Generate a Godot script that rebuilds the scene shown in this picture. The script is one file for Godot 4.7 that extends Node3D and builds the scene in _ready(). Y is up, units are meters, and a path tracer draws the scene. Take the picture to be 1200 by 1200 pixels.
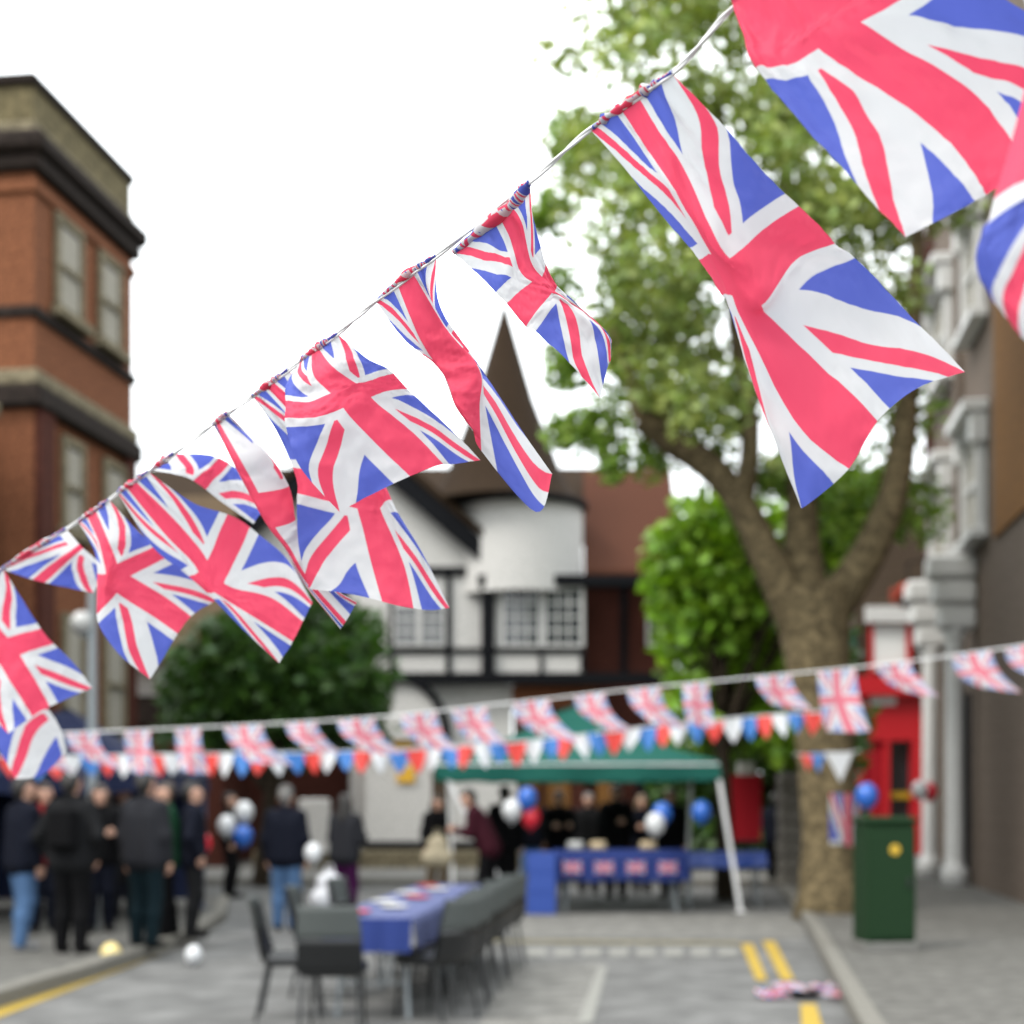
extends Node3D
# A street party: union flags on a line close to the camera, a blurred street behind.
# Camera stands at the origin, 1.6 m up, looking along -Z with a rising lens shift.

const F := 1800.0      # focal length in units of a 1200-pixel picture
const EYE := 1.6
const HZ := 935.0
const SD := Vector3(0.1376, 0, -0.9905)   # along the street
const SR := Vector3(0.9905, 0, 0.1376)    # across the street, to the right

var M := {}
var T := {}
var taken := {}
var rng := RandomNumberGenerator.new()
const ORD := ["first", "second", "third", "fourth", "fifth", "sixth", "seventh", "eighth", "ninth", "tenth", "eleventh", "twelfth", "thirteenth", "fourteenth", "fifteenth", "sixteenth", "seventeenth", "eighteenth", "nineteenth", "twentieth"]

# ------------------------------------------------------------------ mesh builder
class MB:
	var v := PackedVector3Array()
	var n := PackedVector3Array()
	var t := PackedVector2Array()
	var c := PackedColorArray()
	var x := PackedInt32Array()

	func face(p: Array, center: Vector3) -> void:      # flat convex polygon, turned away from center
		var nn: Vector3 = (p[1] - p[0]).cross(p[2] - p[0]).normalized()
		var mid := Vector3.ZERO
		for q in p: mid += q
		mid /= p.size()
		var flip := nn.dot(mid - center) < 0.0
		if flip: nn = -nn
		var b := v.size()
		var ax := Vector3.UP.cross(nn)
		if ax.length() < 0.1: ax = Vector3.RIGHT
		ax = ax.normalized()
		var ay := nn.cross(ax)
		for q in p:
			v.append(q); n.append(nn); t.append(Vector2(q.dot(ax), -q.dot(ay)))
		for i in range(1, p.size() - 1):
			if flip: x.append_array([b, b + i, b + i + 1])
			else: x.append_array([b, b + i + 1, b + i])

	func box(ce: Vector3, s: Vector3, bs := Basis.IDENTITY, bev := 0.0) -> void:
		var h := s * 0.5
		var b := minf(bev, minf(h.x, minf(h.y, h.z)) * 0.9)
		var pt := func(q: Vector3) -> Vector3: return ce + bs * q
		for ax in 3:
			for sg in [-1.0, 1.0]:
				var u := (ax + 1) % 3
				var w := (ax + 2) % 3
				var p := []
				for k in [[-1, -1], [1, -1], [1, 1], [-1, 1]]:
					var q := Vector3.ZERO
					q[ax] = sg * h[ax]; q[u] = k[0] * (h[u] - b); q[w] = k[1] * (h[w] - b)
					p.append(pt.call(q))
				face(p, ce)
		if b <= 0.0: return
		for ax in 3:
			var u := (ax + 1) % 3
			var w := (ax + 2) % 3
			for su in [-1.0, 1.0]:
				for sw in [-1.0, 1.0]:
					var p := []
					for k in [[-1, 0], [1, 0], [1, 1], [-1, 1]]:
						var q := Vector3.ZERO
						q[ax] = k[0] * (h[ax] - b)
						q[u] = su * (h[u] - (b if k[1] == 1 else 0.0)); q[w] = sw * (h[w] - (0.0 if k[1] == 1 else b))
						p.append(pt.call(q))
					face(p, ce)
		for sx in [-1.0, 1.0]:
			for sy in [-1.0, 1.0]:
				for sz in [-1.0, 1.0]:
					var p := []
					for ax in 3:
						var q := Vector3(sx * (h.x - b), sy * (h.y - b), sz * (h.z - b))
						q[ax] = [sx, sy, sz][ax] * h[ax]
						p.append(pt.call(q))
					face(p, ce)

	func tube(p: Array, r: Array, seg := 8, caps := true) -> void:
		var up := Vector3(0.31, 0.9, 0.27)
		var last := Vector3.ZERO
		var base := v.size()
		for i in p.size():
			var dir: Vector3 = (p[mini(i + 1, p.size() - 1)] - p[maxi(i - 1, 0)]).normalized()
			var s := (up if i == 0 else last)
			if absf(dir.dot(s)) > 0.99: s = Vector3(1, 0.1, 0.05)
			var a := dir.cross(s).normalized()
			var b := dir.cross(a).normalized()
			last = a.cross(dir).normalized() if i == 0 else (s - dir * s.dot(dir)).normalized()
			a = dir.cross(last).normalized(); b = last
			for k in seg + 1:
				var an := TAU * k / seg
				var nn := a * cos(an) + b * sin(an)
				v.append(p[i] + nn * r[i]); n.append(nn); t.append(Vector2(float(k) / seg, float(i)))
		for i in p.size() - 1:
			for k in seg:
				var q := base + i * (seg + 1) + k
				x.append_array([q, q + 1, q + seg + 1, q + 1, q + seg + 2, q + seg + 1])
		if caps:
			for e in [0, p.size() - 1]:
				var b2 := v.size()
				var dir2: Vector3 = (p[0] - p[1]).normalized() if e == 0 else (p[e] - p[e - 1]).normalized()
				for k in seg:
					v.append(v[base + e * (seg + 1) + k]); n.append(dir2); t.append(Vector2.ZERO)
				for k in range(1, seg - 1): x.append_array([b2, b2 + k, b2 + k + 1])

	func lathe(at: Vector3, prof: Array, seg := 20, bs := Basis.IDENTITY) -> void:   # prof: [radius, height]
		var base := v.size()
		for i in prof.size():
			var p0: Array = prof[maxi(i - 1, 0)]
			var p1: Array = prof[mini(i + 1, prof.size() - 1)]
			var tn := Vector2(p1[0] - p0[0], p1[1] - p0[1]).normalized()
			for k in seg + 1:
				var an := TAU * k / seg
				var rad := Vector3(cos(an), 0, sin(an))
				v.append(at + bs * (rad * prof[i][0] + Vector3(0, prof[i][1], 0)))
				n.append(bs * (rad * tn.y - Vector3(0, tn.x, 0)))
				t.append(Vector2(float(k) / seg, prof[i][1]))
		for i in prof.size() - 1:
			for k in seg:
				var q := base + i * (seg + 1) + k
				x.append_array([q, q + 1, q + seg + 1, q + 1, q + seg + 2, q + seg + 1])

	func prism(poly: Array, off: Vector3) -> void:     # planar polygon (convex) pushed along off
		var mid := Vector3.ZERO
		for q in poly: mid += q
		mid = mid / poly.size() + off * 0.5
		var other := []
		for q in poly: other.append(q + off)
		face(poly, mid); face(other, mid)
		for i in poly.size():
			var j := (i + 1) % poly.size()
			face([poly[i], poly[j], poly[j] + off, poly[i] + off], mid)

	func grid(p: Array, uv: Array) -> void:            # rows of points, smooth
		var nu := p.size()
		var nv: int = p[0].size()
		var base := v.size()
		for i in nu:
			for j in nv:
				var du: Vector3 = p[mini(i + 1, nu - 1)][j] - p[maxi(i - 1, 0)][j]
				var dv: Vector3 = p[i][mini(j + 1, nv - 1)] - p[i][maxi(j - 1, 0)]
				var nn := du.cross(dv)
				nn = nn.normalized() if nn.length() > 1e-12 else Vector3.BACK
				v.append(p[i][j]); n.append(nn); t.append(uv[i][j])
		for i in nu - 1:
			for j in nv - 1:
				var q := base + i * nv + j
				x.append_array([q, q + 1, q + nv, q + 1, q + nv + 1, q + nv])

	func mesh(o := Vector3.ZERO) -> ArrayMesh:
		var a := []
		a.resize(Mesh.ARRAY_MAX)
		var w := v
		if o != Vector3.ZERO:
			w = PackedVector3Array()
			w.resize(v.size())
			for i in v.size(): w[i] = v[i] - o
		a[Mesh.ARRAY_VERTEX] = w
		a[Mesh.ARRAY_NORMAL] = n
		if t.size() == v.size(): a[Mesh.ARRAY_TEX_UV] = t
		if c.size() == v.size(): a[Mesh.ARRAY_COLOR] = c
		a[Mesh.ARRAY_INDEX] = x
		var m := ArrayMesh.new()
		m.add_surface_from_arrays(Mesh.PRIMITIVE_TRIANGLES, a)
		return m

# ------------------------------------------------------------------ naming, tagging
func numbered(called: String) -> String:
	var k: int = taken.get(called, 0)
	taken[called] = k + 1
	return called if k == 0 else "%s_%03d" % [called, k]

func tag(o: Node, label: String, category: String, group := "") -> Node:
	o.set_meta("label", label); o.set_meta("category", category)
	if group != "": o.set_meta("group", group)
	return o

func thing(called: String, label: String, category: String, at: Vector3, group := "") -> Node3D:
	var o := Node3D.new()
	o.name = numbered(called)
	add_child(o)
	o.position = at
	tag(o, label, category, group)
	return o

func root_of(o: Node) -> Node3D:
	var r := o
	while r.get_parent() != self and r.get_parent() != null: r = r.get_parent()
	return r

# mesh given in world coordinates, hung under parent (things are only moved after being built)
func obj(called: String, mb: MB, m: Material, parent: Node = null) -> MeshInstance3D:
	var o := MeshInstance3D.new()
	o.cast_shadow = GeometryInstance3D.SHADOW_CASTING_SETTING_ON
	if parent == null:
		o.name = numbered(called)
		o.mesh = mb.mesh()
		add_child(o)
	else:
		o.name = called
		o.mesh = mb.mesh(root_of(parent).position)
		parent.add_child(o, true)
	o.material_override = m
	return o

func inst(called: String, mesh: Mesh, m: Material, parent: Node) -> MeshInstance3D:
	var o := MeshInstance3D.new()
	o.name = called
	o.mesh = mesh
	o.material_override = m
	parent.add_child(o, true)
	return o

func struct(called: String, mb: MB, m: Material) -> MeshInstance3D:
	var o := obj(called, mb, m)
	o.set_meta("kind", "structure")
	return o

func copy(src: Node3D, at: Vector3, turn: float, label: String, group := "") -> Node3D:
	var r: Node3D = src.duplicate()
	r.name = numbered(String(src.name).rstrip("0123456789").trim_suffix("_"))
	add_child(r)
	r.position = at; r.rotation.y = turn
	r.set_meta("label", label)
	if group != "": r.set_meta("group", group)
	return r

# ------------------------------------------------------------------ places
func P(px: float, py: float, d: float) -> Vector3:      # sight line through a point of the picture, d metres off
	return Vector3((px - 600.0) / F * d, EYE - (py - HZ) / F * d, -d)

func G(px: float, py: float, y := 0.0) -> Vector3:      # where that sight line meets the ground
	return P(px, py, (EYE - y) * F / (py - HZ))

func S(a: float, b: float, y: float) -> Vector3:        # street coordinates
	return SD * a + SR * b + Vector3(0, y, 0)

func wall_a(px: float, b: float) -> float:
	var q := (px - 600.0) / F
	return b * (0.9905 + 0.1376 * q) / (0.9905 * q - 0.1376)

func wall_y(px: float, py: float, b: float) -> float:
	var d := 0.9905 * wall_a(px, b) - 0.1376 * b
	return EYE - (py - HZ) * d / F

func sbox(mb: MB, a0: float, a1: float, b0: float, b1: float, y0: float, y1: float, bev := 0.0) -> void:
	mb.box(S((a0 + a1) / 2, (b0 + b1) / 2, (y0 + y1) / 2), Vector3(absf(b1 - b0), absf(y1 - y0), absf(a1 - a0)), Basis(SR, Vector3.UP, -SD), bev)

func pbox(mb: MB, x0: float, y0: float, x1: float, y1: float, d: float, thick: float, bev := 0.0) -> void:   # box facing the camera axis, front face at depth d
	var a := P(x0, y0, d)
	var b := P(x1, y1, d)
	mb.box((a + b) / 2 + Vector3(0, 0, -thick / 2), Vector3(absf(b.x - a.x), absf(b.y - a.y), thick), Basis.IDENTITY, bev)

# ------------------------------------------------------------------ materials
func noise_tex(called: String, lo: float, seed_: int, freq: float, oct: int, lo2 := 1.0, freq2 := 0.2) -> void:
	var f := FastNoiseLite.new()
	f.seed = seed_; f.frequency = freq; f.fractal_octaves = oct
	f.noise_type = FastNoiseLite.TYPE_SIMPLEX_SMOOTH
	var im := f.get_seamless_image(384, 384)
	im.convert(Image.FORMAT_RGB8)
	var g := FastNoiseLite.new()
	g.seed = seed_ + 7; g.frequency = freq2; g.fractal_octaves = 2
	var im2 := g.get_seamless_image(384, 384)
	im2.convert(Image.FORMAT_RGB8)
	var a := im.get_data()
	var b := im2.get_data()
	for i in a.size():
		var q := lerpf(lo, 1.0, a[i] / 255.0) * lerpf(lo2, 1.0, b[i] / 255.0)
		a[i] = int(q * 255.0)
	T[called] = ImageTexture.create_from_image(Image.create_from_data(384, 384, false, Image.FORMAT_RGB8, a))

func mat(called: String, r: float, g: float, b: float, rough := 0.8, tex := "", scale := 0.5) -> StandardMaterial3D:
	var m := StandardMaterial3D.new()
	m.resource_name = called
	m.albedo_color = Color(r, g, b).linear_to_srgb()
	m.roughness = rough
	if rough >= 0.75: m.metallic_specular = 0.22
	if tex != "":
		m.albedo_texture = T[tex]
		m.uv1_triplanar = true
		m.uv1_world_triplanar = true
		m.uv1_scale = Vector3.ONE * scale
	m.cull_mode = BaseMaterial3D.CULL_DISABLED
	M[called] = m
	return m

func leaf_mat(called: String, back: float) -> void:
	var m := StandardMaterial3D.new()
	m.resource_name = called
	m.vertex_color_use_as_albedo = true
	m.roughness = 0.55
	m.backlight_enabled = true
	m.backlight = Color(back, back, back * 0.7)
	m.cull_mode = BaseMaterial3D.CULL_DISABLED
	M[called] = m

func flag_image(red: Color, white: Color, blue: Color) -> ImageTexture:
	# union flag, 8:5, hoist at the left
	var w := 640
	var h := 400
	var data := PackedByteArray()
	data.resize(w * h * 3)
	var asp := 1.6
	var dir := Vector2(asp, 1.0).normalized()
	var nrm := Vector2(-dir.y, dir.x)
	var px := 1.0 / h
	var k := 0
	for j in h:
		for i in w:
			var p := Vector2((i + 0.5) / h - asp / 2, (j + 0.5) / h - 0.5)
			# mirror into the quadrants: signed distance across the two diagonals
			var q := p
			var same := p.x * p.y > 0.0        # upper hoist, lower fly
			if not same: q = Vector2(p.x, -p.y)
			var s := q.dot(nrm)
			if q.x < 0.0: s = -s               # turned half round, so that both ends agree
			# same: upper hoist has its broad white above; other pair the other way about
			var ss := s if same else -s
			var col := blue
			var aw := clampf((0.113 - absf(s)) / px + 0.5, 0, 1)
			col = col.lerp(white, aw)
			var rr := ss if same else ss
			var ar := clampf((0.0335 - absf(rr + 0.0335)) / px + 0.5, 0, 1)
			col = col.lerp(red, ar)
			var m := minf(absf(p.x), absf(p.y))
			col = col.lerp(white, clampf((0.1667 - m) / px + 0.5, 0, 1))
			col = col.lerp(red, clampf((0.1 - m) / px + 0.5, 0, 1))
			var o := col.linear_to_srgb()
			data[k] = int(o.r * 255); data[k + 1] = int(o.g * 255); data[k + 2] = int(o.b * 255)
			k += 3
	var im := Image.create_from_data(w, h, false, Image.FORMAT_RGB8, data)
	im.generate_mipmaps()
	return ImageTexture.create_from_image(im)

func materials() -> void:
	noise_tex("mottle", 0.55, 3, 0.02, 4, 0.75, 0.16)
	noise_tex("bark", 0.3, 5, 0.035, 4, 0.7, 0.2)
	noise_tex("grain", 0.75, 11, 0.09, 3, 0.7, 0.4)
	noise_tex("asphalt", 0.72, 21, 0.012, 4, 0.62, 0.45)
	noise_tex("brick", 0.6, 31, 0.03, 3, 0.6, 0.2)
	T.flag = flag_image(Color(0.63, 0.058, 0.115), Color(0.53, 0.545, 0.555), Color(0.078, 0.105, 0.42))
	T.flag_pale = flag_image(Color(0.58, 0.16, 0.21), Color(0.54, 0.54, 0.56), Color(0.25, 0.29, 0.5))  # far flags: washed-out, backlit look put into a paler print
	var fm := StandardMaterial3D.new()
	fm.resource_name = "flag_film"
	fm.albedo_texture = T.flag
	fm.roughness = 0.55
	fm.metallic_specular = 0.3
	fm.backlight_enabled = true
	fm.backlight = Color(0.95, 0.95, 0.95)
	fm.cull_mode = BaseMaterial3D.CULL_DISABLED
	M.flag = fm
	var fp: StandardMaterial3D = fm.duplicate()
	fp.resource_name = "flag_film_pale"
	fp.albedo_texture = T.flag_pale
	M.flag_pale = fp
	for a in [["film_red", 0.55, 0.045, 0.035], ["film_white", 0.5, 0.51, 0.52], ["film_blue", 0.03, 0.13, 0.37]]:
		var m := mat(a[0], a[1], a[2], a[3], 0.5)
		m.backlight_enabled = true
		m.backlight = m.albedo_color * 0.9
	mat("cord", 0.62, 0.62, 0.62, 0.6)
	mat("asphalt", 0.235, 0.235, 0.23, 0.9, "asphalt", 0.35)
	mat("asphalt_new", 0.125, 0.125, 0.125, 0.9, "asphalt", 0.5)
	mat("concrete", 0.3, 0.295, 0.275, 0.9, "asphalt", 0.6)
	mat("paving", 0.2, 0.195, 0.18, 0.88, "asphalt", 0.8)
	mat("kerb", 0.27, 0.26, 0.23, 0.85, "grain", 1.2)
	mat("line_yellow", 0.6, 0.42, 0.08, 0.8, "grain", 2.0)
	mat("line_worn", 0.36, 0.32, 0.2, 0.85, "asphalt", 1.5)
	mat("line_white", 0.36, 0.36, 0.33, 0.8, "grain", 2.0)
	mat("brick_orange", 0.38, 0.15, 0.075, 0.9, "brick", 0.9)
	mat("brick_red", 0.15, 0.05, 0.035, 0.9, "brick", 0.9)
	mat("brick_brown", 0.16, 0.115, 0.08, 0.9, "brick", 0.8)
	mat("brick_grey", 0.32, 0.25, 0.2, 0.9, "brick", 0.8)
	mat("brick_amber", 0.42, 0.2, 0.06, 0.9, "brick", 0.8)
	mat("stone", 0.34, 0.29, 0.19, 0.85, "mottle", 0.8)
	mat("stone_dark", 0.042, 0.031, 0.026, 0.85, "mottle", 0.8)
	mat("stone_olive", 0.24, 0.2, 0.11, 0.9, "mottle", 0.7)
	mat("stone_grey", 0.4, 0.37, 0.32, 0.9, "mottle", 1.6)
	mat("render_white", 0.92, 0.91, 0.88, 0.85, "grain", 0.35)
	mat("paint_white", 0.97, 0.97, 0.95, 0.5, "grain", 0.6)
	mat("timber_black", 0.009, 0.01, 0.013, 0.8, "grain", 1.5)
	mat("roof_tile", 0.09, 0.04, 0.024, 0.9, "brick", 0.9)
	mat("roof_brown", 0.065, 0.041, 0.024, 0.9, "brick", 0.9)
	mat("roof_tan", 0.2, 0.14, 0.085, 0.9, "brick", 0.9)
	mat("tile_red", 0.15, 0.055, 0.03, 0.85, "brick", 1.0)
	mat("lead", 0.08, 0.085, 0.09, 0.6)
	var gl := mat("glass", 0.03, 0.035, 0.04, 0.08)
	gl.metallic_specular = 0.6
	mat("curtain", 0.5, 0.47, 0.4, 0.9, "grain", 1.0)
	mat("bark", 0.36, 0.28, 0.155, 0.95, "bark", 0.55)
	mat("bark_dark", 0.06, 0.045, 0.03, 0.95, "mottle", 1.3)
	leaf_mat("leaf", 0.8)
	mat("cabinet_green", 0.018, 0.05, 0.02, 0.75, "grain", 1.0)
	mat("sticker", 0.42, 0.26, 0.01, 0.5)
	mat("canopy_green", 0.03, 0.2, 0.16, 0.75, "grain", 0.7)
	M.canopy_green.backlight_enabled = true
	M.canopy_green.backlight = Color(0.3, 0.75, 0.6)
	mat("canopy_navy", 0.022, 0.03, 0.075, 0.75, "grain", 0.7)
	mat("pole_white", 0.62, 0.62, 0.62, 0.4)
	mat("pole_navy", 0.02, 0.03, 0.07, 0.5)
	mat("pole_grey", 0.16, 0.18, 0.19, 0.5)
	mat("globe", 0.3, 0.3, 0.29, 0.2)
	mat("red_paint", 0.42, 0.012, 0.018, 0.35)
	mat("red_cloth", 0.32, 0.012, 0.02, 0.8)
	mat("teal_paint", 0.02, 0.12, 0.09, 0.4)
	mat("flower_red", 0.4, 0.03, 0.015, 0.7)
	mat("sign_white", 0.6, 0.62, 0.6, 0.5)
	mat("yellow_board", 0.6, 0.34, 0.02, 0.6)
	mat("chair_sheen_grey", 0.1, 0.115, 0.11, 0.6, "grain", 3.0)  # upper chair backs: reflected sky painted in as a lighter grey
	mat("plastic_black", 0.006, 0.0065, 0.007, 0.3)
	mat("plastic_grey", 0.02, 0.023, 0.024, 0.28)
	mat("cloth_blue", 0.035, 0.06, 0.24, 0.8, "grain", 1.5)
	mat("cloth_lilac", 0.17, 0.2, 0.4, 0.8, "mottle", 3.0)
	mat("crate_blue", 0.012, 0.045, 0.24, 0.4)
	mat("bag_white", 0.5, 0.51, 0.54, 0.5)
	mat("bag_cream", 0.46, 0.4, 0.28, 0.8, "grain", 3.0)
	mat("plate", 0.5, 0.5, 0.48, 0.4)
	mat("cake", 0.5, 0.4, 0.26, 0.8)
	for a in [["red", 0.5, 0.015, 0.03], ["white", 0.5, 0.51, 0.52], ["blue", 0.02, 0.1, 0.4], ["yellow", 0.62, 0.5, 0.2]]:
		var m := mat("balloon_" + a[0], a[1], a[2], a[3], 0.22)
		m.backlight_enabled = true
		m.backlight = m.albedo_color * 0.5
	mat("skin", 0.42, 0.24, 0.17, 0.6)
	mat("eye_dark", 0.02, 0.015, 0.012, 0.3)
	mat("lips", 0.3, 0.09, 0.08, 0.5)
	for a in [["hair_brown", 0.05, 0.03, 0.018], ["hair_dark", 0.015, 0.012, 0.01], ["hair_grey", 0.22, 0.21, 0.2], ["hair_fair", 0.25, 0.17, 0.09]]:
		mat(a[0], a[1], a[2], a[3], 0.65, "grain", 6.0)
	for a in [["jeans", 0.1, 0.19, 0.36], ["black", 0.004, 0.004, 0.005], ["charcoal", 0.013, 0.0135, 0.015], ["slate", 0.028, 0.029, 0.035], ["navy", 0.007, 0.009, 0.019], ["teal", 0.006, 0.018, 0.024], ["maroon", 0.05, 0.008, 0.016], ["purple", 0.06, 0.008, 0.06], ["red", 0.3, 0.02, 0.02], ["green", 0.012, 0.07, 0.03], ["grey", 0.16, 0.155, 0.15], ["tan", 0.2, 0.15, 0.1], ["shoe", 0.012, 0.011, 0.011], ["trainer", 0.35, 0.35, 0.35]]:
		mat("wear_" + a[0], a[1], a[2], a[3], 0.85, "grain", 5.0)

# ------------------------------------------------------------------ splines and flags
func cr(a: Vector3, b: Vector3, c: Vector3, d: Vector3, s: float) -> Vector3:
	return 0.5 * ((2.0 * b) + (c - a) * s + (2.0 * a - 5.0 * b + 4.0 * c - d) * s * s + (3.0 * b - a - 3.0 * c + d) * s * s * s)

func along(p: Array, s: float) -> Vector3:      # s in 0..size-1
	var i := clampi(int(s), 0, p.size() - 2)
	return cr(p[maxi(i - 1, 0)], p[i], p[i + 1], p[mini(i + 2, p.size() - 1)], s - i)

func line_depth(px: float) -> float:
	return 1.0 / (0.4545 + 0.4545 * px / 860.0)

var film := FastNoiseLite.new()

# rows: [u, [x, y] or [x, y, further off], ...] ; vs: the v of each column
func flag(label: String, vs: Array, rows: Array, dz := 0.0, wave := 0.012, roll := 0.0036, group := "flags on the near line") -> void:
	var us := []
	var ctl := []
	var hx := 0.0
	for k in rows[0].size() - 1: hx += rows[0][k + 1][0]
	hx /= rows[0].size() - 1
	for r in rows:
		us.append(r[0])
		var line := []
		for k in range(1, r.size()):
			var q: Array = r[k]
			var own := line_depth(rows[0][k][0])
			var mid := line_depth(hx)
			# cloth leaves the line at the line's own depth and swings as one sheet
			var d := lerpf(own, mid, clampf((r[0] - rows[0][0]) * 1.6, 0, 1)) + dz * clampf((r[0] - rows[0][0]) * 4.0, 0, 1)
			var uu: float = r[0]
			d += wave * sin(uu * 5.2 + vs[k - 1] * 3.4 + hx * 0.07) * clampf(uu * 2.0, 0, 1)
			if q.size() > 2: d += q[2]
			line.append(P(q[0], q[1], d))
		ctl.append(line)
	var nu := 52
	var nv := 40
	var p := []
	var uv := []
	for i in nu + 1:
		var si := float(i) / nu * (rows.size() - 1)
		var ri := clampi(int(si), 0, rows.size() - 2)
		var u := lerpf(us[ri], us[ri + 1], si - ri)
		var a := []
		var b := []
		for j in nv + 1:
			var sj := float(j) / nv * (vs.size() - 1)
			var ci := clampi(int(sj), 0, vs.size() - 2)
			var v := lerpf(vs[ci], vs[ci + 1], sj - ci)
			var colm := []
			for r in ctl: colm.append(along(r, sj))
			var q := along(colm, si)
			q.z += film.get_noise_2d(u * 300.0 + hx * 3.0, v * 190.0) * 0.004 * clampf(u * 3.0, 0.1, 1)
			# gathers at the line, fine creases in the film
			q.z += 0.0035 * sin(v * 46.0 + hx) * (0.5 + film.get_noise_1d(v * 240.0 + hx)) * clampf(1.0 - (u - us[0]) * 2.6, 0, 1) * clampf((u - us[0]) * 14.0, 0, 1)
			q.z += film.get_noise_2d(u * 1500.0 - hx * 2.0, v * 700.0 + hx) * 0.0016
			a.append(q)
			b.append(Vector2(clampf(u, 0.004, 0.996), clampf(v, 0.004, 0.996)))
		p.append(a); uv.append(b)
	var t := thing("union_flag", label, "flag", p[0][nv / 2], group)
	var mb := MB.new()
	mb.grid(p, uv)
	obj("cloth", mb, M.flag, t)
	# the gathered sleeve that holds the flag to the line
	var sl := MB.new()
	var pts := []
	var rad := []
	for k in 17:
		var q: Vector3 = p[0][int(k * nv / 16.0)]
		pts.append(q + Vector3(0, 0.001, 0.001))
		rad.append(roll * (0.55 + 1.3 * absf(film.get_noise_2d(k * 61.0, hx * 5.0)) + (0.35 if (k * 7 + int(hx)) % 5 < 2 else 0.0)) * (0.35 + 0.65 * sin(PI * (k + 0.5) / 17.0)))
	sl.tube(pts, rad, 10)
	for k in sl.t.size():
		var fr := sl.t[k]
		sl.t[k] = Vector2(0.02 + 0.34 * absf(sin(fr.y * 1.7)), clampf(fr.y / 16.0 + 0.22 * (fr.x - 0.5), 0.01, 0.99))
	obj("sleeve", sl, M.flag, t)

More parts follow.
